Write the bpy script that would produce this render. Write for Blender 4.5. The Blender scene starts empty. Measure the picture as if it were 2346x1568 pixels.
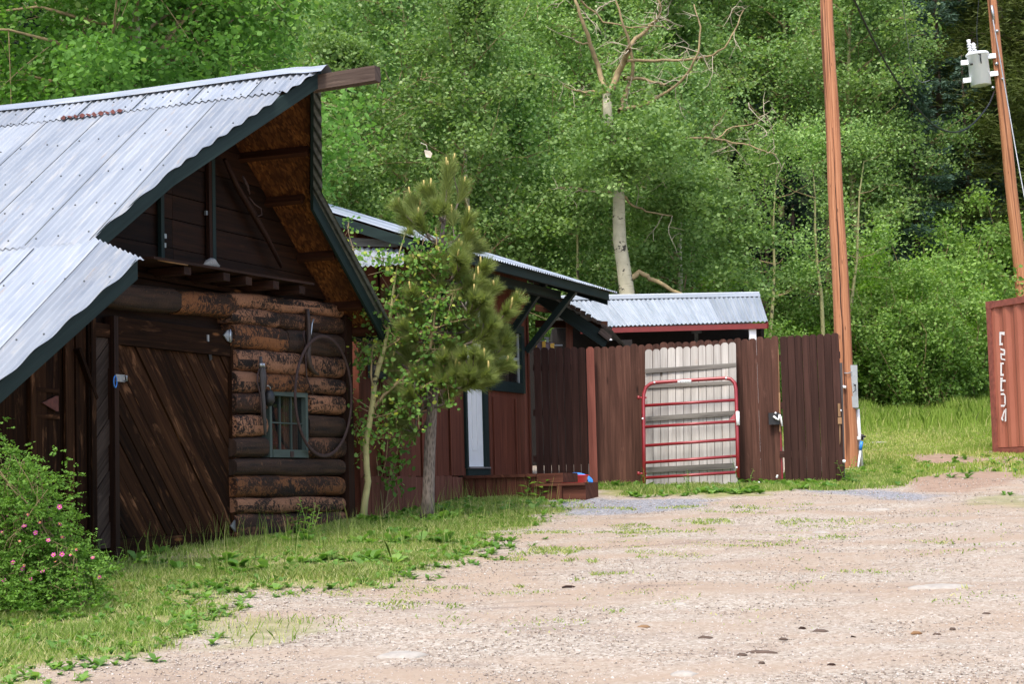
import bpy, bmesh, math, random
import numpy as np
from mathutils import Vector, Matrix
random.seed(7)
C = bpy.context.scene.collection
pi = math.pi
# ---------------------------------------------------------------- camera model (used to turn measurements into metres)
F = 4200.0; PITCH = math.atan(336 / F); ROLL = math.radians(1.5)
fv = np.array([0, math.cos(PITCH), math.sin(PITCH)]); rv = np.array([1., 0, 0]); uv_ = np.array([0, -math.sin(PITCH), math.cos(PITCH)])
R2 = math.cos(ROLL) * rv - math.sin(ROLL) * uv_; U2 = math.sin(ROLL) * rv + math.cos(ROLL) * uv_
CAM = np.array([0, 0, 1.6])
def ray(x, y):
    d = fv + R2 * (x - 1173) / F - U2 * (y - 784) / F
    return d / d[1]
def at(x, y, Y):
    return CAM + ray(x, y) * Y
def G(x, y):
    x = np.asarray(x, float); y = np.asarray(y, float)
    z = .0675 * y + .06 * np.exp(-(((x + 3.2) / 3) ** 2 + ((y - 15) / 3.5) ** 2))
    z = z + .05 * np.maximum(y - 31, 0) + .42 * np.maximum(y - 43, 0)
    z = z - .0675 * np.minimum(y, 0) * -0
    z = z + .012 * np.sin(x * 1.9 + .7 * y) * np.sin(y * 1.3 - .4 * x) + .008 * np.sin(x * 4.1 + 1.3) * np.sin(y * 3.7)
    return z
def gpt(x, y):
    d = ray(x, y); t = 6.0
    for _ in range(300):
        P = CAM + d * t
        t += (P[2] - float(G(P[0], P[1]))) * 2.5
        if t > 120: break
    return CAM + d * t
AX = math.radians(22)
fu = np.array([math.sin(AX), math.cos(AX), 0]); fw = np.array([math.cos(AX), -math.sin(AX), 0])
class Frame:
    def __init__(s, o): s.o = np.array(o, float)
    def pl(s, x, y, w=0.0):
        d = ray(x, y); t = ((s.o + fw * w - CAM) @ fw) / (d @ fw); P = CAM + d * t - s.o
        return float(P @ fu), float(P[2])
    def world(s, u, w, z): return s.o + fu * u + fw * w + np.array([0, 0, z])
B = Frame([-2.98, 16, 1.18])
_p = at(1215, 900, 24.2); H = Frame([_p[0], 24.2, 1.6])
# ---------------------------------------------------------------- materials
def nt_new(name):
    m = bpy.data.materials.new(name); m.use_nodes = True
    n = m.node_tree; n.nodes.clear()
    return m, n
class NB:
    def __init__(s, name):
        s.m, s.t = nt_new(name)
        s.out = s.t.nodes.new('ShaderNodeOutputMaterial')
        s.b = s.t.nodes.new('ShaderNodeBsdfPrincipled')
        s.t.links.new(s.b.outputs[0], s.out.inputs[0])
    def link(s, a, b): s.t.links.new(a, b)
    def coord(s, kind='Object', scale=(1, 1, 1)):
        tc = s.t.nodes.new('ShaderNodeTexCoord'); mp = s.t.nodes.new('ShaderNodeMapping')
        mp.inputs['Scale'].default_value = scale
        s.link(tc.outputs[kind], mp.inputs[0]); return mp.outputs[0]
    def noise(s, co, scale=1, detail=4, rough=.55, dist=0):
        n = s.t.nodes.new('ShaderNodeTexNoise'); s.link(co, n.inputs['Vector'])
        n.inputs['Scale'].default_value = scale; n.inputs['Detail'].default_value = detail
        n.inputs['Roughness'].default_value = rough; n.inputs['Distortion'].default_value = dist
        return n.outputs['Fac']
    def vor(s, co, scale=1, out='Color', feat='F1'):
        n = s.t.nodes.new('ShaderNodeTexVoronoi'); s.link(co, n.inputs['Vector']); n.feature = feat
        n.inputs['Scale'].default_value = scale
        return n.outputs[out]
    def ramp(s, fac, stops, interp='LINEAR'):
        n = s.t.nodes.new('ShaderNodeValToRGB'); s.link(fac, n.inputs[0]); cr = n.color_ramp; cr.interpolation = interp
        while len(cr.elements) < len(stops): cr.elements.new(.5)
        for e, (p, c) in zip(cr.elements, stops):
            e.position = p; e.color = (*c, 1) if not isinstance(c, (int, float)) else (c, c, c, 1)
        return n.outputs[0]
    def mix(s, f, a, b, mode='MIX'):
        n = s.t.nodes.new('ShaderNodeMixRGB'); n.blend_type = mode
        for i, v in enumerate((f, a, b)):
            if hasattr(v, 'links'): s.link(v, n.inputs[i])
            else: n.inputs[i].default_value = v if i == 0 else ((*v, 1) if not isinstance(v, (int, float)) else (v, v, v, 1))
        return n.outputs[0]
    def math(s, op, a, b=0.0, clamp=False):
        n = s.t.nodes.new('ShaderNodeMath'); n.operation = op; n.use_clamp = clamp
        for i, v in enumerate((a, b)):
            if hasattr(v, 'links'): s.link(v, n.inputs[i])
            else: n.inputs[i].default_value = v
        return n.outputs[0]
    def attr(s, name='rnd'):
        n = s.t.nodes.new('ShaderNodeAttribute'); n.attribute_name = name; return n.outputs['Fac']
    def orand(s):
        n = s.t.nodes.new('ShaderNodeObjectInfo'); return n.outputs['Random']
    def bump(s, h, strength=.4, dist=.01):
        n = s.t.nodes.new('ShaderNodeBump'); s.link(h, n.inputs['Height'])
        n.inputs['Strength'].default_value = strength; n.inputs['Distance'].default_value = dist
        s.link(n.outputs[0], s.b.inputs['Normal'])
    def fin(s, col, rough=.8, metal=0.0, spec=None):
        if hasattr(col, 'links'): s.link(col, s.b.inputs['Base Color'])
        else: s.b.inputs['Base Color'].default_value = (*col, 1)
        if hasattr(rough, 'links'): s.link(rough, s.b.inputs['Roughness'])
        else: s.b.inputs['Roughness'].default_value = rough
        s.b.inputs['Metallic'].default_value = metal
        if spec is not None: s.b.inputs['Specular IOR Level'].default_value = spec
        return s.m
def bri(nb, col, lo, hi, seed='rnd'):
    r = nb.attr(seed); f = nb.math('ADD', nb.math('MULTIPLY', r, hi - lo), lo)
    return nb.mix(1.0, col, f, 'MULTIPLY')
def wood(name, dark, light, grain=(1.6, 45), var=(.75, 1.25), rough=.75, knots=0.0, spec=.3, p=(.35, .7), knotcol=None, wear=None, wearp=(.62, .75), bump=.5):
    n = NB(name); co = n.coord('UV', (grain[0], grain[1], 1))
    g = n.noise(co, 1, 5, .6, .6); c = n.ramp(g, [(p[0], dark), (p[1], light)])
    big = n.noise(n.coord('UV', (.9, 3.5, 1)), 1, 3, .5)
    c = n.mix(n.ramp(big, [(.3, 0.0), (.7, .55)]), c, dark)
    if wear:
        wv = n.noise(n.coord('UV', (2.0, 9, 1)), 1.3, 5, .65, .5)
        c = n.mix(n.ramp(wv, [(wearp[0], 0.0), (wearp[1], .85)]), c, wear)
    c = bri(n, c, *var)
    if knots:
        v = n.vor(n.coord('UV', (1.3, 5.5, 1)), 1.0, 'Distance')
        c = n.mix(n.ramp(v, [(.05, knots), (.10, 0.0)]), c, knotcol or dark)
    n.bump(g, bump, .006)
    return n.fin(c, rough, 0, spec * .5)
def plain(name, col, rough=.5, metal=0, var=.12, scale=14, spec=.5, bump=0):
    n = NB(name); g = n.noise(n.coord('Object'), scale, 5, .6)
    a = tuple(max(0, x * (1 - var)) for x in col); b = tuple(x * (1 + var) for x in col)
    c = n.ramp(g, [(.3, a), (.7, b)])
    if bump: n.bump(g, bump, .004)
    return n.fin(c, rough, metal, spec)
def leafmat(name, a, b, c=None, trans=.35, spec=.35, rough=.45, spread=.2):
    n = NB(name)
    r = n.attr('rnd'); col = n.ramp(r, [(0, a), (.85, b), (1, c or b)])
    f = n.math('ADD', n.math('MULTIPLY', n.orand(), spread), 1 - spread / 2)
    col = n.mix(1.0, col, f, 'MULTIPLY')
    n.fin(col, max(rough, .6), 0, spec * .45)
    tr = n.t.nodes.new('ShaderNodeBsdfTranslucent'); mx = n.t.nodes.new('ShaderNodeMixShader')
    n.link(n.mix(1.0, col, (1.15, 1.25, .55), 'MULTIPLY'), tr.inputs[0]); mx.inputs[0].default_value = trans
    n.link(n.b.outputs[0], mx.inputs[1]); n.link(tr.outputs[0], mx.inputs[2]); n.link(mx.outputs[0], n.out.inputs[0])
    return n.m
M = {}
def galv(name, base, patch, rust=.0, ox=.6):
    n = NB(name)
    co = n.coord('UV', (1, 1, 1))
    a = n.noise(n.coord('UV', (.8, 5, 1)), 1.2, 6, .65, .4)
    c = n.ramp(a, [(.3, patch), (.62, base)])
    s = n.noise(co, 90, 3, .6); c = n.mix(n.ramp(s, [(.4, 0.0), (.75, .25)]), c, (.42, .46, .52))
    o = n.noise(n.coord('UV', (1.0, 7, 1)), 1.7, 7, .7, .3)
    c = n.mix(n.ramp(o, [(.52, 0.0), (.66, ox)]), c, (.56, .55, .525))
    if rust:
        q = n.noise(n.coord('UV', (1.6, 12, 1)), 1.0, 8, .75, .3)
        c = n.mix(n.ramp(q, [(.60, 0.0), (.69, rust)]), c, (.46, .33, .21))
        q2 = n.noise(n.coord('UV', (2.2, 9, 1)), 1.4, 6, .7, .3)
        c = n.mix(n.ramp(q2, [(.70, 0.0), (.76, rust)]), c, (.22, .07, .03))
    st = n.noise(n.coord('UV', (.35, 42, 1)), 1, 4, .6)
    c = n.mix(n.ramp(st, [(.38, .5), (.60, 0.0)]), c, (.33, .36, .40))
    c = bri(n, c, .68, 1.0)
    return n.fin(c, n.ramp(a, [(.3, .38), (.7, .58)]), .35, .5)
M['galv'] = galv('galvanised_weathered', (.41, .445, .49), (.27, .31, .365), .9, .75)
M['galv_clean'] = galv('galvanised_clean', (.55, .60, .66), (.43, .49, .56), 0, .3)
M['galv_dark'] = plain('galvanised_dark', (.10, .11, .11), .6, .4, .4, 20)
M['green'] = wood('green_trim_paint', (.011, .020, .019), (.021, .036, .033), (1.2, 22), (.9, 1.1), .55, bump=.15)
M['window_green'] = wood('window_green_paint', (.055, .075, .066), (.095, .12, .105), (2, 22), (.9, 1.1), .6, wear=(.22, .22, .18), wearp=(.66, .72))
M['stain'] = wood('dark_stained_boards', (.0090, .0037, .0017), (.040, .0165, .0070), (1.3, 30), (.55, 2.0), .85, .9, .15, knotcol=(.16, .065, .025), wear=(.11, .050, .024), wearp=(.57, .70))
M['stain_light'] = wood('worn_stained_boards', (.024, .015, .011), (.085, .058, .045), (1.6, 34), (.8, 1.25), .75, .4, knotcol=(.012, .007, .005), wear=(.16, .11, .085))
M['gable'] = wood('gable_boards', (.0085, .0034, .0018), (.030, .0115, .0052), (1.1, 26), (.6, 1.5), .7, .5, .3, knotcol=(.05, .02, .009))
M['redstain'] = wood('red_brown_trim', (.013, .0055, .0035), (.045, .018, .010), (1.4, 30), (.8, 1.3), .65)
M['rafter'] = wood('soffit_rafter', (.028, .010, .005), (.075, .027, .012), (1.4, 26), (.8, 1.2), .75)
M['oldwood'] = wood('weathered_timber', (.045, .030, .024), (.20, .145, .115), (1.3, 22), (.85, 1.15), .85, p=(.3, .72), bump=.9)
M['siding'] = wood('red_brown_siding', (.095, .029, .0170), (.20, .064, .038), (.8, 16), (.88, 1.12), .7, wear=(.060, .021, .014), wearp=(.56, .75))
M['skirt'] = wood('skirting_boards', (.11, .038, .025), (.25, .102, .070), (.8, 28), (.9, 1.1), .8)
M['picket'] = wood('brown_picket', (.046, .0205, .0145), (.128, .060, .042), (1.2, 26), (.72, 1.3), .75, .85, .3, knotcol=(.016, .008, .006), wear=(.15, .075, .055), wearp=(.62, .76))
M['picket_dark'] = wood('dark_brown_picket', (.034, .0160, .0125), (.078, .037, .029), (1.2, 26), (.8, 1.2), .75, .6)  # deeper brown than the main pickets, for side sections and rails
M['redpost'] = wood('red_post', (.14, .045, .032), (.25, .085, .062), (1.0, 20), (.95, 1.05), .75)
M['whitepicket'] = wood('bleached_picket', (.26, .24, .215), (.50, .475, .44), (1.0, 20), (.8, 1.12), .85, .95, .3, p=(.2, .6), knotcol=(.10, .075, .055), wear=(.32, .235, .175), wearp=(.60, .8))
M['greyrail'] = wood('grey_rail', (.11, .10, .09), (.27, .255, .225), (1.4, 30), (.85, 1.15), .9, .5)
M['chip'] = wood('splintered_wood', (.20, .11, .055), (.42, .27, .15), (2, 30), (.7, 1.2), .9)
def osbm():
    n = NB('strand_board')
    v = n.vor(n.coord('Object', (22, 60, 22)), 1, 'Color')
    c = n.ramp(v, [(.1, (.05, .016, .004)), (.5, (.15, .05, .013)), (.9, (.34, .135, .04))])
    g = n.noise(n.coord('Object'), 3, 4, .6)
    c = n.mix(n.ramp(g, [(.35, .75), (.65, 0.0)]), c, (.042, .013, .005))
    return n.fin(c, .7, 0, .3)
M['osb'] = osbm()
def barkm(name, th, smooth, chip=(.34, .165, .085), chip2=(.20, .085, .038)):
    n = NB(name)
    co = n.coord('UV', (26, 24, 1)); a = n.noise(co, 1, 6, .72, 1.2)
    big = n.noise(n.coord('UV', (1.2, 2.6, 1)), 1.7, 2, .5)
    s = n.math('ADD', n.math('MULTIPLY', a, .62), n.math('MULTIPLY', big, .38))
    f = n.ramp(s, [(th - .02, 0.0), (th + .015, 1.0)])
    cc = n.mix(n.noise(n.coord('UV', (30, 50, 1)), 1, 3, .6), chip2, chip)
    base = n.ramp(n.noise(n.coord('UV', (1.6, 22, 1)), 1, 4, .6), [(.3, (.006, .004, .0033)), (.7, smooth)])
    c = n.mix(f, base, cc)
    dk = n.vor(n.coord('UV', (9, 16, 1)), 1.0, 'Distance', 'DISTANCE_TO_EDGE') if False else None
    c = bri(n, c, .75, 1.2)
    n.bump(s, .9, .02)
    return n.fin(c, .8, 0, .3)
M['bark_log'] = barkm('bark_mottled_log', .50, (.028, .013, .008), (.36, .175, .098), (.19, .080, .040))
M['half_log'] = barkm('partly_barked_log', .535, (.050, .021, .010), (.22, .105, .055), (.13, .05, .024))
M['dark_log'] = barkm('dark_smooth_log', .60, (.055, .027, .015), (.12, .06, .03), (.08, .035, .018))
M['orange_log'] = barkm('orange_peeled_log', .51, (.045, .018, .008), (.25, .098, .034), (.13, .045, .016))
M['logend'] = plain('log_end', (.16, .07, .03), .8, 0, .4, 60)
M['steel'] = plain('galvanised_steel', (.42, .44, .46), .4, .8, .2, 30)
M['rusty'] = plain('rusty_iron', (.055, .030, .026), .75, .3, .45, 45, bump=.3)
M['rusty_red'] = plain('rusty_plate', (.12, .035, .025), .7, .3, .35, 30)
M['leather'] = plain('old_leather', (.035, .018, .012), .6, 0, .5, 30, bump=.4)
M['greywood'] = wood('grey_hame_wood', (.05, .045, .045), (.14, .125, .12), (2, 30), (.9, 1.1), .8)
M['blue_metal'] = plain('blue_metal', (.05, .22, .65), .3, .4, .05)
M['black'] = plain('black_rubber', (.012, .012, .013), .5, 0, .2)
M['room_shade'] = plain('interior_shade', (.010, .007, .006), .9, 0, .3)  # near-black wall colour stands for the shade inside barn, lean-to and shed
M['curtain'] = wood('tan_curtain', (.16, .10, .065), (.34, .23, .16), (.6, 9), (.9, 1.1), .9)
M['redcloth'] = plain('red_cloth', (.28, .015, .012), .9)
M['white'] = plain('white_paint', (.74, .74, .73), .5, 0, .04, 6)
M['porcelain'] = plain('porcelain_white', (.80, .81, .82), .25, 0, .03)
M['tank'] = plain('pale_grey_enamel', (.88, .90, .93), .35, 0, .04, 3)
M['pvc'] = plain('white_plastic_pipe', (.70, .71, .72), .4, 0, .05)
M['box_grey'] = plain('grey_box_steel', (.34, .36, .36), .5, .2, .08)
M['redfascia'] = plain('dark_red_paint', (.17, .016, .015), .6, 0, .15)
M['gate_red'] = plain('red_gate_enamel', (.24, .017, .022), .32, .1, .15, 9, .6)
M['plastic_red'] = plain('red_plastic', (.62, .02, .03), .3, 0, .04)
M['plastic_blue'] = plain('blue_plastic', (.03, .24, .72), .3, 0, .04)
M['plastic_yellow'] = plain('yellow_plastic', (.80, .42, .02), .35, 0, .05)
M['plastic_grey'] = plain('grey_plastic', (.30, .31, .33), .4, 0, .08)
M['plastic_mauve'] = plain('mauve_plastic', (.20, .13, .17), .4, 0, .08)
M['nest'] = plain('papery_grey_nest', (.30, .28, .25), .95, 0, .3, 60, bump=.5)
M['deckwood'] = wood('deck_boards', (.065, .023, .015), (.17, .065, .042), (1.0, 20), (.85, 1.15), .7)
M['rock'] = plain('pale_flat_rock', (.36, .325, .28), .9, 0, .15, 18, bump=.6)
M['cable'] = plain('black_cable', (.012, .012, .014), .5, 0, .1)
M['cable_grey'] = plain('grey_wire', (.30, .31, .33), .5, .4, .1)
M['knotdark'] = plain('dark_crack', (.05, .018, .009), .9)
M['paper'] = plain('pale_scrap', (.62, .55, .44), .8, 0, .1)
M['pinetrunk'] = None
def glassm():
    n = NB('window_glass'); n.fin((.015, .018, .018), .06, 0, .8); n.b.inputs['Alpha'].default_value = .38
    return n.m
M['glass'] = glassm()
def polem():
    n = NB('treated_pole')
    g = n.noise(n.coord('UV', (.9, 38, 1)), 1, 6, .62, .35)
    c = n.ramp(g, [(.26, (.17, .060, .026)), (.5, (.40, .170, .080)), (.75, (.52, .27, .15))])
    st = n.noise(n.coord('UV', (.22, 11, 1)), 1, 4, .6, .2)
    c = n.mix(n.ramp(st, [(.56, 0.0), (.62, .85)]), c, (.085, .026, .010))
    k = n.vor(n.coord('UV', (3.2, 13, 1)), 1, 'Distance')
    c = n.mix(n.ramp(k, [(.08, .8), (.13, 0.0)]), c, (.07, .022, .010))
    n.bump(g, .5, .01)
    return n.fin(c, .7, 0, .3)
M['pole'] = polem()
def contm():
    n = NB('container_paint')
    g = n.noise(n.coord('Object', (1, 1, .35)), 2.2, 6, .65)
    c = n.ramp(g, [(.3, (.29, .092, .055)), (.7, (.37, .128, .080))])
    s = n.noise(n.coord('Object', (14, 14, 1.0)), 1, 5, .6)
    c = n.mix(n.ramp(s, [(.63, 0.0), (.70, .6)]), c, (.12, .035, .022))
    return n.fin(c, .6, 0, .4)
M['container'] = contm()
M['container_dark'] = plain('container_frame', (.22, .065, .045), .65, 0, .35, 12)
def aspenbark(name, pale):
    n = NB(name)
    g = n.noise(n.coord('UV', (3, 3, 1)), 2, 4, .6); c = n.ramp(g, [(.3, tuple(x * .72 for x in pale)), (.7, pale)])
    k = n.noise(n.coord('UV', (3.4, 2.2, 1)), 1.6, 4, .6, .3)
    c = n.mix(n.ramp(k, [(.60, 0.0), (.63, .92)]), c, (.022, .017, .014))
    l = n.noise(n.coord('UV', (46, 3, 1)), 1, 3, .5)
    c = n.mix(n.ramp(l, [(.62, 0.0), (.72, .5)]), c, (.06, .045, .03))
    n.bump(g, .3, .01)
    return n.fin(c, .8, 0, .3)
M['aspen_bark'] = aspenbark('aspen_bark', (.52, .47, .33))
M['aspen_bark_green'] = aspenbark('green_aspen_bark', (.34, .32, .15))
M['sapling_bark'] = aspenbark('sapling_bark', (.42, .38, .17))
M['twig'] = plain('tan_twig', (.27, .20, .10), .8, 0, .35, 8)
M['deadtwig'] = plain('grey_dead_twig', (.36, .31, .22), .85, 0, .4, 5)
M['pinebark'] = None
def pb():
    n = NB('scaly_pine_bark'); v = n.vor(n.coord('UV', (16, 42, 1)), 1, 'Distance'); g = n.noise(n.coord('UV', (6, 20, 1)), 2, 4)
    c = n.ramp(n.math('ADD', n.math('MULTIPLY', v, .5), n.math('MULTIPLY', g, .5)), [(.25, (.045, .033, .026)), (.6, (.19, .15, .125))])
    n.bump(v, .7, .01); return n.fin(c, .9)
M['pinebark'] = pb()
M['dark_trunk'] = plain('conifer_trunk', (.075, .05, .035), .9, 0, .4, 10)
M['leaf_front'] = leafmat('aspen_leaf_near', (.10, .22, .050), (.25, .42, .11), (.50, .54, .12), .5)
M['leaf_big'] = leafmat('aspen_leaf_big', (.075, .180, .034), (.18, .345, .075), (.30, .44, .13), .45)
M['leaf_back'] = leafmat('aspen_leaf_back', (.105, .205, .055), (.335, .480, .175), (.44, .54, .26), .42, .4, .4, .5)
M['leaf_back2'] = leafmat('aspen_leaf_back_deep', (.080, .175, .052), (.300, .445, .165), (.40, .50, .24), .42, .4, .4, .5)
M['leaf_lime'] = leafmat('lime_shrub_leaf', (.12, .235, .030), (.26, .43, .065), (.36, .47, .10), .5, .4, .4, .25)
M['leaf_willow'] = leafmat('willow_leaf', (.09, .19, .040), (.30, .45, .12), (.40, .52, .18), .42, .4, .4, .4)
M['leaf_rose'] = leafmat('rose_leaf', (.085, .19, .030), (.20, .36, .065), (.32, .45, .09), .4)
M['needle'] = leafmat('young_pine_needle', (.13, .17, .050), (.31, .36, .125), (.46, .48, .22), .4, .4, .4, .05)
M['spruce'] = leafmat('spruce_needle', (.045, .090, .060), (.115, .19, .14), (.20, .29, .22), .2, .3, .6, .3)
M['shadespruce'] = leafmat('shaded_spruce_needle', (.007, .018, .011), (.020, .042, .026), (.035, .06, .04), .1, .3, .6, .3)  # shaded copy of the spruce needles, gap darkness put into the colour
M['pineneedle'] = leafmat('forest_pine_needle', (.048, .075, .018), (.125, .155, .040), (.20, .20, .06), .25, .3, .6, .3)
M['candle'] = plain('pine_candle', (.42, .33, .11), .8, 0, .2, 60)
M['grass'] = leafmat('grass_blade', (.16, .255, .050), (.33, .43, .115), (.66, .60, .33), .45, .3, .5, .0)
M['tallgrass'] = leafmat('tall_grass_blade', (.19, .30, .045), (.35, .46, .10), (.62, .58, .27), .45, .3, .5, .0)
M['weed'] = leafmat('broad_weed_leaf', (.10, .22, .045), (.22, .38, .09), (.32, .47, .13), .45, .4, .4, .05)
M['pink'] = plain('pink_petal', (.50, .07, .30), .6, 0, .2, 90)
M['stamen'] = plain('yellow_stamen', (.7, .45, .05), .8)
def pebm():
    n = NB('gravel_pebble'); r = n.attr('rnd')
    c = n.ramp(r, [(0, (.15, .125, .115)), (.14, (.28, .22, .175)), (.5, (.42, .35, .29)), (.85, (.50, .435, .38)), (1, (.58, .545, .50))])
    return n.fin(c, .85, 0, .3)
M['pebble'] = pebm()
def groundm():
    n = NB('ground_surface')
    co = n.coord('Object')
    v = n.vor(co, 75, 'Color'); v2 = n.vor(co, 34, 'Color')
    vv = n.mix(.45, v, v2)
    gr = n.ramp(vv, [(.12, (.17, .135, .11)), (.32, (.30, .245, .19)), (.6, (.41, .352, .285)), (.88, (.54, .49, .43))])
    d = n.noise(n.coord('Object', (.55, 1.3, 1)), 1.0, 5, .6, .5)
    gr = n.mix(n.ramp(d, [(.42, 0.0), (.60, .85)]), gr, (.355, .268, .195))
    d2 = n.noise(n.coord('Object', (.5, 1.5, 1)), 1.9, 6, .65, .8)
    gr = n.mix(n.ramp(d2, [(.57, 0.0), (.70, .55)]), gr, (.20, .15, .125))
    grey = n.ramp(vv, [(.15, (.10, .10, .105)), (.55, (.27, .27, .285)), (.9, (.46, .46, .47))])
    so = n.noise(co, 5, 5, .65); soil = n.ramp(so, [(.3, (.16, .17, .055)), (.55, (.27, .26, .11)), (.72, (.40, .33, .22))])
    dirt = n.ramp(so, [(.3, (.27, .18, .125)), (.7, (.36, .26, .195))])
    c = n.mix(n.attr('grey'), gr, grey); c = n.mix(n.attr('dirt'), c, dirt); c = n.mix(n.attr('grassy'), c, soil)
    hill = n.ramp(n.noise(co, 1.2, 5, .6), [(.3, (.018, .034, .012)), (.6, (.045, .070, .025)), (.75, (.17, .10, .06))])
    c = n.mix(n.attr('hilly'), c, hill)
    n.bump(n.noise(co, 70, 3, .6), .7, .012)
    return n.fin(c, .92, 0, .2)
M['ground'] = groundm()
M['redrock'] = plain('red_rock_slope', (.20, .085, .055), .95, 0, .5, 1.5)

# ---------------------------------------------------------------- mesh helpers
def tag(o, label=None, cat=None, group=None, kind=None):
    if label: o['label'] = label
    if cat: o['category'] = cat
    if group: o['group'] = group
    if kind: o['kind'] = kind
    return o
def empty(name, loc, label, cat, group=None, rz=0.0):
    o = bpy.data.objects.new(name, None); C.objects.link(o); o.location = tuple(float(x) for x in loc); o.rotation_euler = (0, 0, rz)
    o.empty_display_size = .2
    return tag(o, label, cat, group)
def frame_empty(name, fr, label, cat, group=None):
    return empty(name, fr.o, label, cat, group, pi / 2 - AX)
class MB:
    """collects shapes; fl=True reads points as (u, w, z) of a wall frame"""
    def __init__(s, fl=False): s.v = []; s.f = []; s.u = []; s.r = []; s.fl = fl; s.sm = []
    def _add(s, vs, fs, g=None, uvs=None, r=None, smooth=False):
        b = len(s.v); r = random.random() if r is None else r; off = (r * 37.7, r * 91.3)
        s.v += [tuple(map(float, p)) for p in vs]
        for k, f in enumerate(fs):
            s.f.append([b + i for i in f]); s.r.append(r); s.sm.append(smooth)
            if uvs is not None: s.u.append([(uvs[k][j][0] + off[0], uvs[k][j][1] + off[1]) for j in range(len(f))])
            else:
                P = [Vector(vs[i]) for i in f]; n = (P[1] - P[0]).cross(P[2] - P[1])
                gg = Vector(g) if g is not None else Vector((0, 0, 1))
                gg.normalize()
                if n.length < 1e-12: n = Vector((0, 0, 1))
                n.normalize(); h = n.cross(gg)
                if h.length < .2: h = gg.orthogonal(); gg2 = n.cross(h)
                else: gg2 = gg
                h.normalize()
                s.u.append([(p.dot(gg2) + off[0], p.dot(h) + off[1]) for p in P])
    def prism(s, poly, ext, g=None, r=None):
        n = len(poly); e = Vector(ext); A = [Vector(p) for p in poly]; vs = A + [p + e for p in A]
        fs = [list(range(n)), list(range(2 * n - 1, n - 1, -1))] + [[i, (i + 1) % n, (i + 1) % n + n, i + n] for i in range(n)]
        s._add(vs, fs, g, None, r)
    def box(s, x0, x1, y0, y1, z0, z1, g=(0, 0, 1), r=None):
        s.prism([(x0, y0, z0), (x1, y0, z0), (x1, y1, z0), (x0, y1, z0)], (0, 0, z1 - z0), g, r)
    def beam(s, a, b, wd, ht, up=(0, 0, 1), r=None):
        a = Vector(a); b = Vector(b); d = (b - a).normalized(); sd = d.cross(Vector(up)).normalized(); u2 = sd.cross(d)
        P = [a + sd * (i * wd / 2) + u2 * (j * ht / 2) for i, j in ((-1, -1), (1, -1), (1, 1), (-1, 1))]
        s.prism(P, b - a, d, r)
    def tube(s, path, rad, n=8, cap=True, r=None, jit=0.0, smooth=True, sq=(1, 1), upv=None):
        path = [Vector(p) for p in path]; m = len(path)
        if isinstance(rad, (int, float)): rad = [rad] * m
        vs = []; L = [0.0]
        for i in range(1, m): L.append(L[-1] + (path[i] - path[i - 1]).length)
        prev = None
        for i, p in enumerate(path):
            t = (path[min(i + 1, m - 1)] - path[max(i - 1, 0)]).normalized()
            if prev is None: a = Vector(upv).cross(t) if upv else t.orthogonal()
            else: a = prev - t * prev.dot(t)
            a.normalize(); prev = a; b2 = t.cross(a)
            for k in range(n):
                th = 2 * pi * k / n; q = rad[i] * (1 + random.uniform(-jit, jit))
                vs.append(p + a * (math.cos(th) * q * sq[0]) + b2 * (math.sin(th) * q * sq[1]))
        fs = []; uvs = []; R = max(rad)
        for i in range(m - 1):
            for k in range(n):
                k2 = (k + 1) % n
                fs.append([i * n + k, i * n + k2, (i + 1) * n + k2, (i + 1) * n + k])
                a0 = 2 * pi * R * k / n; a1 = 2 * pi * R * (k + 1) / n
                uvs.append([(L[i], a0), (L[i], a1), (L[i + 1], a1), (L[i + 1], a0)])
        if cap:
            fs.append(list(range(n - 1, -1, -1))); uvs.append([(math.cos(2 * pi * k / n) * rad[0], math.sin(2 * pi * k / n) * rad[0]) for k in range(n - 1, -1, -1)])
            fs.append([(m - 1) * n + k for k in range(n)]); uvs.append([(math.cos(2 * pi * k / n) * rad[-1], math.sin(2 * pi * k / n) * rad[-1]) for k in range(n)])
        s._add(vs, fs, None, uvs, r, smooth)
    def lathe(s, prof, c=(0, 0, 0), n=20, r=None):
        vs = []; m = len(prof)
        for (q, z) in prof:
            for k in range(n): vs.append((c[0] + q * math.cos(2 * pi * k / n), c[1] + q * math.sin(2 * pi * k / n), c[2] + z))
        fs = [[i * n + k, i * n + (k + 1) % n, (i + 1) * n + (k + 1) % n, (i + 1) * n + k] for i in range(m - 1) for k in range(n)]
        fs += [list(range(n - 1, -1, -1)), [(m - 1) * n + k for k in range(n)]]
        s._add(vs, fs, None, None, r, True)
    def build(s, name, mat, parent=None, label=None, recalc=True):
        me = bpy.data.meshes.new(name)
        vs = [(a, -b, c) for a, b, c in s.v] if s.fl else s.v
        me.from_pydata(vs, [], s.f)
        ul = me.uv_layers.new(name='UVMap')
        flat = np.array([c for f in s.u for p in f for c in p], dtype=np.float32)
        ul.data.foreach_set('uv', flat)
        at_ = me.attributes.new('rnd', 'FLOAT', 'FACE'); at_.data.foreach_set('value', np.array(s.r, dtype=np.float32))
        me.polygons.foreach_set('use_smooth', np.array(s.sm, dtype=bool))
        if recalc:
            bm = bmesh.new(); bm.from_mesh(me); bmesh.ops.recalc_face_normals(bm, faces=bm.faces); bm.to_mesh(me); bm.free()
        me.materials.append(M[mat] if isinstance(mat, str) else mat)
        o = bpy.data.objects.new(name, me); C.objects.link(o)
        if parent: o.parent = parent
        if label: o['label'] = label
        return o
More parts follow.
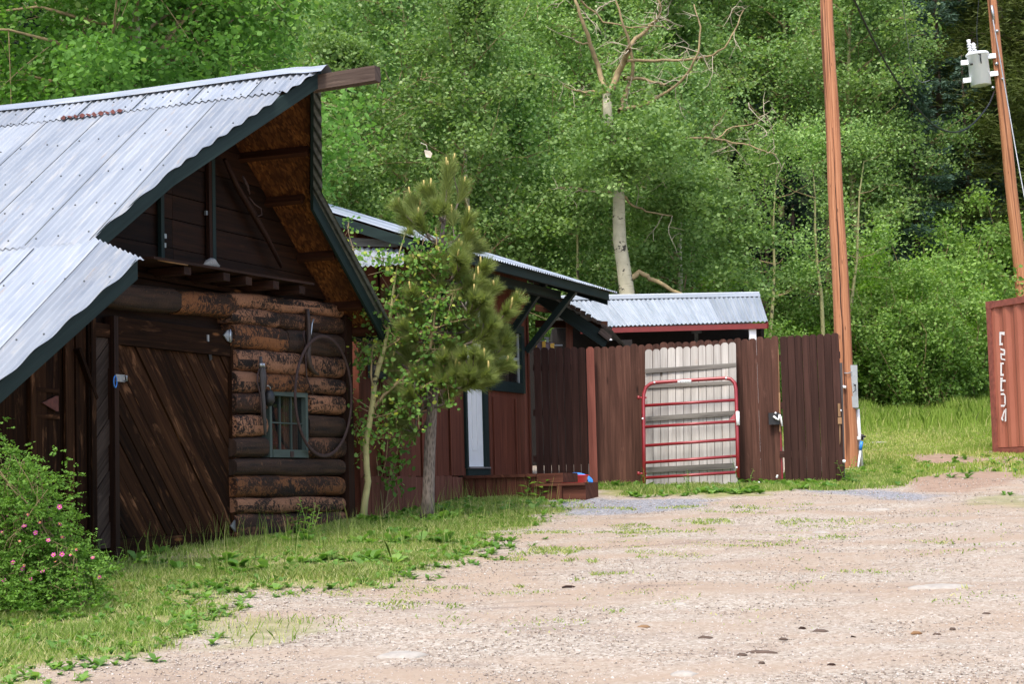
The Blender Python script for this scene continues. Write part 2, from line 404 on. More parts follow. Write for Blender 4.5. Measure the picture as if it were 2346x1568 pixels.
def fast(name, verts, k, mat, rnd, parent=None, tris=None):
    """mesh of equal k-gons; rnd one value per face"""
    verts = np.asarray(verts, dtype=np.float32).reshape(-1, 3)
    me = bpy.data.meshes.new(name); me.vertices.add(len(verts)); me.vertices.foreach_set('co', verts.ravel())
    idx = (np.arange(len(verts)) if tris is None else np.asarray(tris).ravel()).astype(np.int32); nf = len(idx) // k
    me.loops.add(len(idx)); me.loops.foreach_set('vertex_index', idx)
    me.polygons.add(nf); me.polygons.foreach_set('loop_start', (np.arange(nf) * k).astype(np.int32))
    try: me.polygons.foreach_set('loop_total', np.full(nf, k, dtype=np.int32))
    except Exception: pass
    a = me.attributes.new('rnd', 'FLOAT', 'FACE'); a.data.foreach_set('value', np.asarray(rnd, dtype=np.float32))
    me.materials.append(M[mat]); me.update(calc_edges=True)
    o = bpy.data.objects.new(name, me); C.objects.link(o)
    if parent: o.parent = parent
    return o
HEX = np.array([(0, -.5), (.36, -.28), (.46, .08), (.2, .42), (0, .55), (-.2, .42), (-.46, .08), (-.36, -.28)])
RHO = np.array([(0, -.5), (.42, -.05), (0, .55), (-.42, -.05)])
LON = np.array([(0, -.5), (.13, 0), (0, .5), (-.13, 0)])
NDL = np.array([(-.020, 0), (.020, 0), (0, 1.0)])
def leaves(rng, P, size, tpl=RHO, up=.35, sizevar=.3):
    n = len(P); N = rng.normal(size=(n, 3)); N[:, 2] = np.abs(N[:, 2]) + up; N /= np.linalg.norm(N, axis=1)[:, None]
    A = np.cross(N, rng.normal(size=(n, 3))); A /= np.linalg.norm(A, axis=1)[:, None]; Bv = np.cross(N, A)
    s = size * (1 + rng.uniform(-sizevar, sizevar, n))
    V = P[:, None, :] + (tpl[None, :, 0, None] * A[:, None, :] + tpl[None, :, 1, None] * Bv[:, None, :]) * s[:, None, None]
    return V.reshape(-1, 3)
def needles(rng, P, D, ln, tpl=NDL, var=.25):
    n = len(P); D = D / np.linalg.norm(D, axis=1)[:, None]; S = np.cross(D, rng.normal(size=(n, 3))); S /= np.linalg.norm(S, axis=1)[:, None]
    s = ln * (1 + rng.uniform(-var, var, n))
    V = P[:, None, :] + (tpl[None, :, 0, None] * S[:, None, :] + tpl[None, :, 1, None] * D[:, None, :]) * s[:, None, None]
    return V.reshape(-1, 3)
def clip(poly, rect):
    x0, x1, y0, y1 = rect
    for ax, lim, sg in ((0, x0, 1), (0, x1, -1), (1, y0, 1), (1, y1, -1)):
        out = []
        for i in range(len(poly)):
            a, b = poly[i - 1], poly[i]; ia = (a[ax] - lim) * sg >= 0; ib = (b[ax] - lim) * sg >= 0
            if ia != ib:
                t = (lim - a[ax]) / (b[ax] - a[ax]); out.append((a[0] + t * (b[0] - a[0]), a[1] + t * (b[1] - a[1])))
            if ib: out.append(b)
        poly = out
        if len(poly) < 3: return []
    return poly
def clipline(poly, a, b, c):  # keep a*x+b*y+c>=0
    out = []
    for i in range(len(poly)):
        p, q = poly[i - 1], poly[i]; fp = a * p[0] + b * p[1] + c; fq = a * q[0] + b * q[1] + c
        if (fp >= 0) != (fq >= 0):
            t = fp / (fp - fq); out.append((p[0] + t * (q[0] - p[0]), p[1] + t * (q[1] - p[1])))
        if fq >= 0: out.append(q)
    return out if len(out) >= 3 else []
def dup(o, parent=None, name=None):
    c = o.copy(); C.objects.link(c); c.parent = parent
    for ch in list(o.children): dup(ch, c)
    return c
# ================================================================ LOG BARN
barn = frame_empty('log_barn', B, 'old dark stained log barn with a pale corrugated roof and projecting gable hood', 'barn')
bx = lambda x, y, w=0.0: B.pl(x, y, w)[0]
bz = lambda x, y, w=0.0: B.pl(x, y, w)[1]
U0, Z0 = .6, 4.2
def roofpt(side, d, w, n=0.0):  # side -1 = slope towards the drive, +1 = far slope
    return (U0 + side * (.8 * d + .6 * n), w, Z0 - .6 * d + .8 * n)
WIN = (B.pl(618, 970, .09)[0], B.pl(706, 970, .09)[0], B.pl(660, 1049, .09)[1], B.pl(660, 898, .09)[1])
zr = lambda u: Z0 - .75 * abs(u - U0)
# backing wall
def wallpoly(mb, poly, w0, w1, g): mb.prism([(u, w0, z) for u, z in poly], (0, w1 - w0, 0), g)
mb = MB(True)
uL, uR = -4.3, 3.36
for k, (a, b_, c, d) in enumerate(((uL, WIN[0], -.3, 5), (WIN[1], uR, -.3, 5), (WIN[0], WIN[1], -.3, WIN[2]), (WIN[0], WIN[1], WIN[3], 5))):
    P = clip([(uL, -.3), (uR, -.3), (uR, zr(uR) - .06), (U0, Z0 - .06), (uL, zr(uL) - .06)], (a, b_, c, d))
    if P: wallpoly(mb, P, -.10, -.05, (1, 0, 0))
mb.build('backing_wall', 'gable', barn)
# side and rear walls
mb = MB(True); mb.box(uR - .08, uR, -7.5, -.11, -.3, zr(uR) - .08, (0, 1, 0)); mb.box(uL, uL + .08, -7.5, -.11, -.3, zr(uL) - .1, (0, 1, 0))
mb.prism([(uL, -7.5, -.3), (uR, -7.5, -.3), (uR, -7.5, zr(uR) - .06), (U0, -7.5, Z0 - .06), (uL, -7.5, zr(uL) - .06)], (0, -.06, 0), (1, 0, 0))
mb.build('side_wall', 'stain', barn)
mb = MB(True); mb.box(1.2, 3.2, -1.6, -1.55, 0, 2.3); mb.build('room_shade_sheet', 'room_shade', barn)  # dark sheet added behind the window to stand for room shade
# gable boards above the ledge
mb = MB(True); z = 2.40; random.seed(3)
while z < 4.15:
    h = random.uniform(.19, .30)
    P = [(uL, z), (uR, z - .0), (uR, z + h - .008), (uL, z + h - .008)]
    P = clipline(P, .75, -1, Z0 - .75 * U0 - .06); P = clipline(P, -.75, -1, Z0 + .75 * U0 - .06) if P else []
    if P:
        t = random.uniform(.0, .018)
        for a, b_ in ((-2.4, .05), (.05, 3.4)):
            Q = clip(P, (a, b_ - .004, 0, 9))
            if Q: wallpoly(mb, Q, -.045, -.012 + t, (1, 0, 0))
    z += h
mb.build('gable_siding', 'gable', barn)
for (xa, ya, xb, yb, mt, wd) in ((364, 432, 362, 598, 'green', .05), (482, 352, 480, 600, 'green', .055), (474, 352, 472, 600, 'redstain', .05)):
    mb = MB(True); u1, z1 = B.pl(xa, ya); u2, z2 = B.pl(xb, yb); uc = (u1 + u2) / 2
    mb.box(uc - wd / 2, uc + wd / 2, 0.008, .045, z2, min(z1, zr(uc) - .08)); mb.build('gable_post', mt, barn)
for i, (x, y) in enumerate(((470, 489), (371, 541), (370, 562))):
    u, z = B.pl(x, y); mb = MB(True); mb.box(u - .03, u + .03, .008, .03, z - .02, z + .02); mb.build('bracket', 'steel', barn)
# wall under the left slope: vertical boards, herringbone strip
mb = MB(True); u = -4.25; random.seed(11)
ue = bx(203, 1000)
while u < ue - .02:
    wd = random.uniform(.15, .24); u2 = min(u + wd, ue)
    P = clipline([(u, -.15), (u2 - .006, -.15), (u2 - .006, 3), (u, 3)], .75, -1, Z0 - .75 * U0 - .07)
    if P: wallpoly(mb, P, -.045, random.uniform(-.012, .006), (0, 0, 1))
    u = u2
mb.build('board_wall', 'stain', barn)
for xx in (70, 150, 203):
    u = bx(xx, 1000); mb = MB(True); mb.box(u - .035, u + .035, .008, .03, -.1, min(zr(u) - .1, 1.95)); mb.build('batten', 'stain', barn)
mb = MB(True); a = bx(150, 855); b_ = bx(208, 780)
mb.beam((bx(172, 800), .02, bz(172, 800)), (bx(212, 915), .02, bz(212, 915)), .03, .06, (0, 1, 0)); mb.build('batten', 'stain', barn)
hx0, hx1 = bx(212, 1000), bx(247, 1000)
ht, hb = bz(230, 774), .02
mb = MB(True); s = -1.0
while s < 3.2:
    P = [(-3, s - 3 * .9), (3, s + 3 * .9), (3, s + 3 * .9 + .2), (-3, s - 3 * .9 + .2)]
    P = [(hx0 + (p[0]), p[1]) for p in P]; P = clip(P, (hx0, hx1, hb, ht))
    if P: wallpoly(mb, P, -.03, random.uniform(.004, .018), (.74, 0, .67))
    s += .21
mb.build('herringbone_panel', 'stain_light', barn)
mb = MB(True); mb.box(hx0 - .07, hx0 - .005, -.03, .045, -.05, 1.9); mb.box(hx0, hx1, -.03, .03, ht + .005, 1.86, (1, 0, 0)); mb.build('door_surround', 'stain', barn)
mb = MB(True); mb.box(bx(247, 1000), bx(257, 1000), -.03, .07, -.05, 1.93); mb.build('door_post', 'redstain', barn)
mb = MB(True); mb.box(.905, 1.03, -.03, .06, -.05, 1.93); mb.build('door_post', 'stain', barn)
# big plank door
DU0, DU1, DZ0, DZ1 = bx(259, 1000), .90, .03, 1.93
door = MB(True)
door.box(DU0, DU1, -.02, .055, 1.70, DZ1, (1, 0, 0))
door.box(DU0, DU1, -.02, .05, -.12, .09, (1, 0, 0))
random.seed(5); s = -3.0
th = math.radians(49); dx, dz = math.cos(th), -math.sin(th)
while s < 3.2:
    wd = random.uniform(.13, .17)
    # board centre line passes through (DU0, .9) + s along the normal
    nx, nz = math.sin(th), math.cos(th); c0 = (0 + nx * s, .95 + nz * s)
    P = [(c0[0] - dx * 4, c0[1] - dz * 4), (c0[0] + dx * 4, c0[1] + dz * 4), (c0[0] + dx * 4 + nx * (wd - .009), c0[1] + dz * 4 + nz * (wd - .009)), (c0[0] - dx * 4 + nx * (wd - .009), c0[1] - dz * 4 + nz * (wd - .009))]
    P = clip(P, (DU0, DU1, .094, 1.696))
    if P: wallpoly(door, P, -.02, .02 + random.uniform(0, .018), (dx, 0, dz))
    s += wd
do = door.build('door', 'stain', barn)
for (x, y) in ((510, 771), (526, 1206)):
    u, z = B.pl(x, y); mb = MB(True)
    mb.prism([(u - .10, .062, z), (u - .03, .062, z + .05), (u - .008, .062, z + .055), (u - .008, .062, z - .055), (u - .03, .062, z - .05)], (0, .012, 0), (1, 0, 0))
    mb.prism([(u + .008, .064, z + .055), (u + .04, .064, z + .04), (u + .08, .064, z), (u + .04, .064, z - .04), (u + .008, .064, z - .055)], (0, .012, 0), (1, 0, 0))
    mb.tube([(u, .08, z - .06), (u, .08, z + .06)], .010, 8); mb.build('hinge', 'steel', do)
u, z = B.pl(463, 776); mb = MB(True); mb.box(u - .014, u + .014, .056, .066, z - .03, z + .03); mb.build('plate', 'steel', do)
u, z = B.pl(256, 868); mb = MB(True); mb.box(u - .06, u + .07, .072, .082, z - .03, z + .03, (1, 0, 0)); mb.tube([(u + .055, .08, z - .02), (u + .055, .11, z - .02), (u + .055, .11, z + .02), (u + .055, .08, z + .02)], .006, 6)
mb.build('latch', 'steel', do)
# knot hole patch
u, z = B.pl(470, 810); mb = MB(True); mb.prism([(u - .04, .0395, z + .09), (u + .03, .0395, z + .08), (u + .05, .0395, z - .05), (u + .01, .0395, z - .07)], (0, .003, 0)); mb.build('knot_hole', 'black', do)
# left strap hinge
u, z = B.pl(113, 925); mb = MB(True); mb.prism([(u - .12, .012, z), (u + .06, .012, z + .06), (u + .09, .012, z + .06), (u + .09, .012, z - .06), (u + .06, .012, z - .06)], (0, .01, 0), (1, 0, 0)); mb.build('strap_hinge', 'rusty_red', barn)
mb = MB(True); mb.box(u - .2, u + .12, -.0, .011, z - .12, z - .085, (1, 0, 0)); mb.build('batten', 'stain', barn); mb = MB(True); mb.box(u - .2, u + .12, .0, .011, z + .085, z + .12, (1, 0, 0)); mb.build('batten', 'stain', barn)
# logs
rows = [(670, 704, 698, 729), (704, 740, 729, 767), (740, 796, 769, 819), (798, 847, 819, 868), (849, 897, 870, 905), (899, 947, 908, 950),
        (950, 1000, 954, 1002), (1002, 1048, 1004, 1050), (1050, 1090, 1053, 1090), (1090, 1141, 1092, 1136), (1141, 1178, 1139, 1172), (1181, 1240, 1172, 1231)]
segs = [(0, 530, 787, 'bark_log'), (1, 530, 640, 'bark_log'), (1, 641, 788, 'half_log'), (2, 537, 660, 'orange_log'), (2, 661, 790, 'dark_log'), (3, 543, 698, 'bark_log'), (3, 699, 790, 'bark_log'),
        (4, 540, 594, 'bark_log'), (4, 601, 705, 'orange_log'), (4, 707, 792, 'bark_log'), (5, 540, 612, 'half_log'), (5, 712, 792, 'bark_log'), (6, 541, 612, 'bark_log'), (6, 709, 790, 'dark_log'),
        (7, 540, 616, 'dark_log'), (7, 708, 792, 'half_log'), (8, 541, 790, 'dark_log'), (9, 542, 790, 'orange_log'), (10, 543, 790, 'bark_log'), (11, 545, 797, 'half_log')]
random.seed(21)
def log(u0, u1, zt0, zb0, zt1, zb1, mat, w=.0, name='wall_log', depth=.125):
    n = 16; m = max(5, int((u1 - u0) / .07)); vs = []
    ph = random.random() * 9
    for i in range(m + 1):
        t = i / m; u = u0 + (u1 - u0) * t; zt = zt0 + (zt1 - zt0) * t; zb = zb0 + (zb1 - zb0) * t
        zc = (zt + zb) / 2 + .004 * math.sin(u * 5 + ph); r = (zt - zb) / 2 * (1.0 + .05 * math.sin(u * 3.1 + ph * 2))
        e = 1 - .12 * max(0, 1 - min(i, m - i) / 1.2) ** 2
        for k in range(n):
            th = 2 * pi * k / n; cs, sn = math.cos(th), math.sin(th)
            q = 1 + random.uniform(-.03, .03)
            sx = math.copysign(abs(cs) ** .7, cs); sz = math.copysign(abs(sn) ** .62, sn)
            vs.append((u, w + sx * depth * q * e, zc + sz * r * q * e))
    fs = []; uvs = []
    for i in range(m):
        for k in range(n):
            k2 = (k + 1) % n; fs.append([i * n + k, i * n + k2, (i + 1) * n + k2, (i + 1) * n + k])
            a0, a1 = k * .045, (k + 1) * .045; x0, x1 = (u1 - u0) * i / m, (u1 - u0) * (i + 1) / m
            uvs.append([(x0, a0), (x0, a1), (x1, a1), (x1, a0)])
    mb = MB(True); mb._add(vs, fs, None, uvs, None, True)
    for e in (0, m):
        mb._add([vs[e * n + k] for k in range(n)], [list(range(n))], (0, 0, 1))
    o = mb.build(name, mat, barn); return o
for (ri, xa, xb, mt) in segs:
    r = rows[ri]; f = lambda x, a, b_: a + (b_ - a) * (x - 540) / 250
    ya0, yb0 = f(xa, r[0], r[2]), f(xa, r[1], r[3]); ya1, yb1 = f(xb, r[0], r[2]), f(xb, r[1], r[3])
    W = .10
    u0, zt0 = B.pl(xa, ya0, W); _, zb0 = B.pl(xa, yb0, W); u1, zt1 = B.pl(xb, ya1, W); _, zb1 = B.pl(xb, yb1, W)
    log(u0, u1, zt0 + .007, zb0 - .007, zt1 + .007, zb1 - .007, mt)
# lintel log above the door
zt0, zb0 = bz(300, 655, .1), bz(300, 712, .1); zt1, zb1 = bz(524, 668, .1), bz(524, 727, .1)
log(-1.5, -.0, zt0, zb0, (zt0 + zt1) / 2, (zb0 + zb1) / 2, 'dark_log'); log(.0, .98, (zt0 + zt1) / 2, (zb0 + zb1) / 2, zt1, zb1, 'orange_log')
# foundation stub under the logs and corner board
mb = MB(True); mb.box(bx(790, 900, .1), bx(803, 900, .1), -.1, .13, -.15, zr(3.36) + .12); mb.build('corner_board', 'redstain', barn)
mb = MB(True); mb.box(1.0, 3.3, -.05, .04, -.35, -.02, (1, 0, 0)); mb.build('sill_beam', 'stain', barn)
# window
win = MB(True)
a, b_, c, d = WIN; fwid = .045
win.box(a, a + fwid, .0, .09, c, d); win.box(b_ - fwid, b_, .0, .09, c, d); win.box(a + fwid, b_ - fwid, .0, .09, d - fwid, d, (1, 0, 0)); win.box(a + fwid, b_ - fwid, .0, .10, c, c + .075, (1, 0, 0))
w_o = win.build('window', 'window_green', barn)
mb = MB(True)
for k in (1, 2):
    uu = a + fwid + (b_ - a - 2 * fwid) * k / 3; mb.box(uu - .006, uu + .006, .03, .055, c + .075, d - fwid)
zz = (c + .075 + d - fwid) / 2; mb.box(a + fwid, b_ - fwid, .032, .057, zz - .006, zz + .006, (1, 0, 0)); mb.build('glazing_bar', 'window_green', w_o)
mb = MB(True); mb.box(a + fwid, b_ - fwid, .038, .042, c + .075, d - fwid); mb.build('pane', 'glass', w_o)
mb = MB(True)
for i in range(10):
    u1 = b_ - fwid - .26 + i * .026; mb.box(u1, u1 + .026, -.02 + .008 * (i % 2), -.012 + .008 * (i % 2), c + .03, d - .03)
mb.build('curtain', 'curtain', w_o)
mb = MB(True); mb.box(a + .38, a + .41, -.04, -.03, c + .03, zz + .02); mb.build('red_strip', 'redcloth', w_o)
mb = MB(True); mb.box(a + .37, a + .43, .101, .11, c + .005, c + .06); mb.build('sash_catch', 'rusty', w_o)
# ledge with joist ends
mb = MB(True); mb.prism([(-.85, -.0, 2.395), (1.98, -.0, 2.44), (1.98, .36, 2.44), (.9, .33, 2.43), (-.85, .38, 2.395)], (0, 0, .022), (1, 0, 0)); mb.build('ledge', 'redstain', barn)
for k, x in enumerate((430, 515, 570, 628, 692)):
    u, z = B.pl(x, 632 + (x - 515) * .07, .33); mb = MB(True); mb.box(u - .055, u + .055, -.04, .33 + .02 * (k % 2), 2.325 + k * .004, 2.392 + k * .006, (0, 1, 0)); mb.build('joist_end', 'redstain', barn)
mb = MB(True); mb.box(-1.72, 2.6, -.04, .03, 2.30, 2.34, (1, 0, 0)); mb.build('ledge_support', 'stain', barn)
# ---- roof
PER = .068
def corr(mb, side, w0, w1, dmin, dmax, n0=.0, amp=.0105, seg=7, sub=8):
    ws = np.arange(w0, w1 + 1e-6, PER / sub); r = random.random(); o1, o2 = random.uniform(-.004, .004), random.uniform(-.004, .004)
    vs = []; uvs_ = []; ok = []
    for i, w in enumerate(ws):
        a, b_ = dmin(w), dmax(w)
        if b_ <= a: b_ = a
        for j in range(seg + 1):
            d = a + (b_ - a) * j / seg
            n = n0 + amp * math.cos(2 * pi * w / PER) + .006 * math.sin(w * 1.7 + d * 1.3) + o1 + (o2 - o1) * (w - w0) / (w1 - w0)
            if j == seg: n += .003 * math.sin(w * 9)
            vs.append(roofpt(side, d, w, n)); uvs_.append((d, w))
        ok.append(b_ > a)
    fs = []; us = []
    for i in range(len(ws) - 1):
        if not (ok[i] and ok[i + 1]): continue
        for j in range(seg):
            q = [i * (seg + 1) + j, (i + 1) * (seg + 1) + j, (i + 1) * (seg + 1) + j + 1, i * (seg + 1) + j + 1]
            fs.append(q); us.append([uvs_[k] for k in q])
    if fs: mb._add(vs, fs, None, us, r, True)
def interp(pts): return lambda w: float(np.interp(w, [p[0] for p in pts], [p[1] for p in pts]))
hoodL = interp([(.36, 2.92), (.56, 1.75), (1.24, 0.0)])       # w -> d where the hood edge cuts the sheet
random.seed(9)
mbr = MB(True)
w = 1.26
while w > -8:
    wa = w - .61
    corr(mbr, -1, wa, w + .04, lambda q: .02, lambda q: min(.46, hoodL(q) if q > .36 else 9), .014)
    w -= .61
w = .95
while w > -8:
    corr(mbr, -1, w - .61, w + .04, lambda q: .42, lambda q: min(2.95, hoodL(q) if q > .36 else 9), .004)
    w -= .61
rf = mbr.build('roof', 'galv', barn)
mbx = MB(True); corr(mbx, -1, -1.29, -.61, lambda q: .44 + .012 * math.sin(q * 60), lambda q: .485 + .010 * math.sin(q * 33), .028, seg=2); mbx.build('rusty_edge', 'rusty_red', rf)
mbr = MB(True); w = 1.06
lowmin = lambda q: 2.86 + max(0, q - .36) * .62
lowmax = interp([(.40, 6.0), (.74, 5.0), (1.03, 3.3)])
while w > -8:
    corr(mbr, -1, w - .61, w + .04, lowmin, lambda q: min(5.9, lowmax(q) if q > .74 else 5.9), -.006 if w < .2 else .0)
    w -= .61
mbr.build('lower_roof_sheets', 'galv', rf)
mbr = MB(True); w = 1.22
hoodR = interp([(.53, 3.5), (.56, 1.5), (1.20, 0.0)])
while w > -8:
    corr(mbr, 1, w - .61, w + .04, lambda q: .02, lambda q: min(3.55, hoodR(q) if q > .53 else 9), .0)
    w -= .61
mbr.build('rear_slope', 'galv_dark', rf)
# ridge cap
mb = MB(True); cap = []
for i, w in enumerate(np.linspace(-8, 1.27, 60)):
    z = Z0 + .035 + .012 * math.sin(w * 1.3) - (.015 if w > 1.1 else 0)
    cap.append([(U0 - .13, w, z - .085), (U0 - .03, w, z - .012), (U0, w, z), (U0 + .03, w, z - .012), (U0 + .13, w, z - .085)])
vs = [p for row in cap for p in row]; mb._add(vs, [[i * 5 + j, i * 5 + j + 1, (i + 1) * 5 + j + 1, (i + 1) * 5 + j] for i in range(59) for j in range(4)], (0, 1, 0)); mb.build('ridge_cap', 'galv', rf)
# dark tubes standing for the shadow lines where sheets lap
mb = MB(True)
def lap_shadow(w, d0, d1, n):
    if d1 - d0 < .05: return
    mb.tube([roofpt(-1, d0 + (d1 - d0) * k / 8, w, n + .006 * math.sin(w * 1.7 + (d0 + (d1 - d0) * k / 8) * 1.3)) for k in range(9)], .0036, 5)
w = 1.26 - .61
while w > -5.5: lap_shadow(w + .037, .05, .45, .024); w -= .61
w = .95 - .61
while w > -5.5: lap_shadow(w + .037, .47, min(2.93, hoodL(w) if w > .36 else 9), .014); w -= .61
w = 1.06 - .61
while w > -5.5: lap_shadow(w + .037, 2.98, 5.8, .006); w -= .61
mb.build('lap_shadow_lines', 'galv_dark', rf)
# screws
mb = MB(True)
for dd in (.25, .42, 1.05, 1.75, 2.35, 2.83, 3.6, 4.4, 5.2):
    w = 1.2
    while w > -5:
        lim = hoodL(w) if w > .36 else 9
        if dd > 2.9: lim = 5.9 if w < .74 else lowmax(w)
        if dd < lim - .05 and w < 1.05 or dd < .1:
            c = Vector(roofpt(-1, dd + random.uniform(-.05, .05), w, .022)); mb.tube([c, c + Vector((-.006, 0, .008))], .0075, 6)
        w -= PER * random.choice((2, 3, 3, 3, 4))
tag(mb.build('roof_screws', 'galv_dark', rf), kind='stuff')
# roof deck of strand board under both slopes
def deck(side, pts, n0, n1, mat, nm):
    mb = MB(True); P = [Vector(roofpt(side, d, w, n0)) for d, w in pts]; Q = Vector(roofpt(side, 0, 0, n1)) - Vector(roofpt(side, 0, 0, n0)); mb.prism(P, Q, (0, 1, 0)); return mb.build(nm, mat, barn)
deck(1, [(0.02, 1.10), (1.46, .45), (3.44, .42), (3.44, -7.9), (.02, -7.9)], -.045, -.022, 'osb', 'soffit')
deck(-1, [(0.02, 1.15), (1.74, .50), (2.88, .32), (2.88, -7.9), (.02, -7.9)], -.045, -.022, 'osb', 'soffit')
deck(-1, [(2.89, .32), (3.27, .96), (4.95, .68), (5.8, .4), (5.8, -7.9), (2.89, -7.9)], -.05, -.03, 'osb', 'soffit')
for d, l in ((.86, .72), (1.46, .40), (2.25, .40), (3.0, .39), (3.4, .39)):
    mb = MB(True); a = Vector(roofpt(1, d, 0, -.095)); mb.beam((a.x, -.02, a.z), (a.x, l, a.z), .05, .09, (.6, 0, .8)); mb.build('purlin', 'rafter', barn)
for d, l in ((.9, .8), (1.75, .5), (2.6, .35)):
    mb = MB(True); a = Vector(roofpt(-1, d, 0, -.095)); mb.beam((a.x, -.02, a.z), (a.x, l, a.z), .05, .09, (-.6, 0, .8)); mb.build('purlin', 'rafter', barn)
def barge(side, pts, h=.15, n0=-.012, t=.03):
    for (d0, w0), (d1, w1) in zip(pts[:-1], pts[1:]):
        a = Vector(roofpt(side, d0, w0, n0)); b_ = Vector(roofpt(side, d1, w1, n0)); dn = Vector((0, 0, -h))
        mb = MB(True); mb.prism([a, b_, b_ + dn, a + dn], (0, t, 0), b_ - a); mb.build('barge_board', 'green', barn)
barge(-1, [(.0, 1.17), (1.74, .505), (2.90, .325)], .145)
barge(1, [(.0, 1.10), (1.47, .445), (3.46, .415)], .16)
barge(-1, [(3.28, .965), (4.95, .69), (5.8, .41)], .15)
mb = MB(True); mb.beam(roofpt(1, 3.47, .44, -.07), roofpt(1, 3.47, -7.8, -.07), .03, .14); mb.build('eave_board', 'green', barn)
# ridge beam
u, z = B.pl(865, 175, 1.75)
mb = MB(True)
pa = Vector((U0, -7.0, 4.02)); pb_ = Vector((U0 + .02, 1.76, z + .005))
mb.beam((U0 + .0, -7, 4.05), (U0 + .0, 1.02, 4.05), .11, .13); mb.beam((U0 + .03, 1.06, 4.075), (U0 + .03, 1.75, 4.10), .115, .135); mb.build('ridge_beam', 'oldwood', barn)
# ================================================================ THINGS HUNG ON THE BARN
def hung(name, label, cat, mb, mat): 
    o = mb.build(name, mat); o.location = tuple(B.o); o.rotation_euler = (0, 0, pi / 2 - AX); return tag(o, label, cat)
mb = MB(True); pts = [(2.49 + .595 * math.cos(t), .175 + .015 * math.sin(t), 1.385 + .595 * math.sin(t)) for t in np.linspace(0, 2 * pi, 73)]
for i in range(72):
    pass
mb.tube(pts, .0155, 8, False, sq=(1.3, .7), upv=(0, 1, 0)); hung('iron_hoop', 'large rusty iron wheel hoop hanging in front of the small window', 'hoop', mb, 'rusty')
L = lambda P, w: [(*(lambda q: (q[0], w, q[1]))(B.pl(x, y, w)),) for x, y in P]
mb = MB(True); mb.tube(L([(704, 708), (706, 737), (708, 779), (704, 813), (708, 838), (719, 853), (731, 860)], .15), [.022, .024, .026, .034, .032, .022, .008], 8, jit=.08)
tl = hung('wooden_singletree', 'long curved wooden farm tool hung upright above the iron hoop', 'farm tool', mb, 'leather')
mb = MB(True); mb.tube(L([(700, 790), (700, 821), (702, 863), (711, 889), (716, 904)], .16), .008, 6); mb.tube(L([(697, 758), (695, 770), (699, 795)], .16), .009, 6); mb.build('strap', 'rusty', tl)
mb = MB(True); mb.tube(L([(718, 732), (715, 742), (713, 762), (709, 780)], .16), [.01, .008, .008, .006], 6); mb.build('hook', 'steel', tl)
mb = MB(True); mb.tube(L([(597, 817), (600, 870), (604, 930), (608, 998)], .17), [.016, .02, .02, .014], 8, jit=.06); mb.tube(L([(604, 835), (606, 870), (605, 900)], .18), [.014, .016, .012], 8)
hm = hung('harness_hames', 'pair of grey wooden harness hames hanging left of the window', 'harness', mb, 'greywood')
mb = MB(True); mb.tube(L([(595, 842), (590, 858), (589, 876), (596, 905), (598, 930), (599, 956)], .17), .008, 6); mb.tube(L([(607, 850), (611, 868), (609, 890)], .18), .009, 6); mb.build('chain', 'rusty', hm)
mb = MB(True); mb.tube(L([(597, 833), (597.5, 841)], .185), [.018, .018], 8); mb.tube(L([(603, 833), (603.5, 841)], .185), [.016, .016], 8); mb.build('metal_cap', 'steel', hm)
mb = MB(True); mb.tube(L([(616, 895), (617, 905), (617, 918), (616, 930)], .16), [.03, .05, .055, .03], 12)
pc = hung('black_pouch', 'small black rounded pouch on a hook beside the window corner', 'pouch', mb, 'black')
mb = MB(True); mb.tube(L([(608, 886), (614, 884), (619, 888), (620, 896)], .165), .005, 6); mb.build('hook', 'steel', pc)
mb = MB(True); c = L([(264, 875)], .12)[0]
mb.tube([(c[0] + .022 * math.cos(t), c[1], c[2] + .048 * math.sin(t)) for t in np.linspace(0, 2 * pi, 17)], .0055, 6, False); hung('carabiner', 'little blue carabiner clipped through the barn door latch', 'carabiner', mb, 'blue_metal')
mb = MB(True); ps = L([(515, 365), (545, 430), (575, 480), (612, 545), (645, 612)], .10); mb.tube(ps, [.022, .03, .034, .026, .018], 8, jit=.1)
pl_ = hung('wooden_pole', 'old brown wooden pole slanting down across the gable boards', 'pole', mb, 'redstain')
mb = MB(True); mb.tube(L([(571, 452), (583, 468), (598, 478), (600, 492), (590, 496)], .14), .007, 6); mb.tube(L([(556, 405), (566, 425), (572, 445)], .14), [.012, .018, .008], 6); mb.build('hook', 'rusty', pl_)
mb = MB(True); random.seed(2); c = L([(484, 603)], .18)[0]
vs = []
mb.tube([(c[0] - .12, c[1], c[2] - .03), (c[0] - .05, c[1], c[2] - .01), (c[0] + .02, c[1], c[2] + .005), (c[0] + .09, c[1], c[2] - .02)], [.015, .04, .055, .03], 10, jit=.25); hung('mud_nest', 'crumbly grey lump lodged at the foot of the gable post', 'nest', mb, 'nest')
mb = MB(True); ps = L([(362, 596), (388, 600), (430, 608)], .36); mb.tube(ps, [.006, .012, .006], 6, sq=(1, .5)); hung('bent_strip', 'thin bent pale strip curling over the ledge edge', 'strip', mb, 'chip')
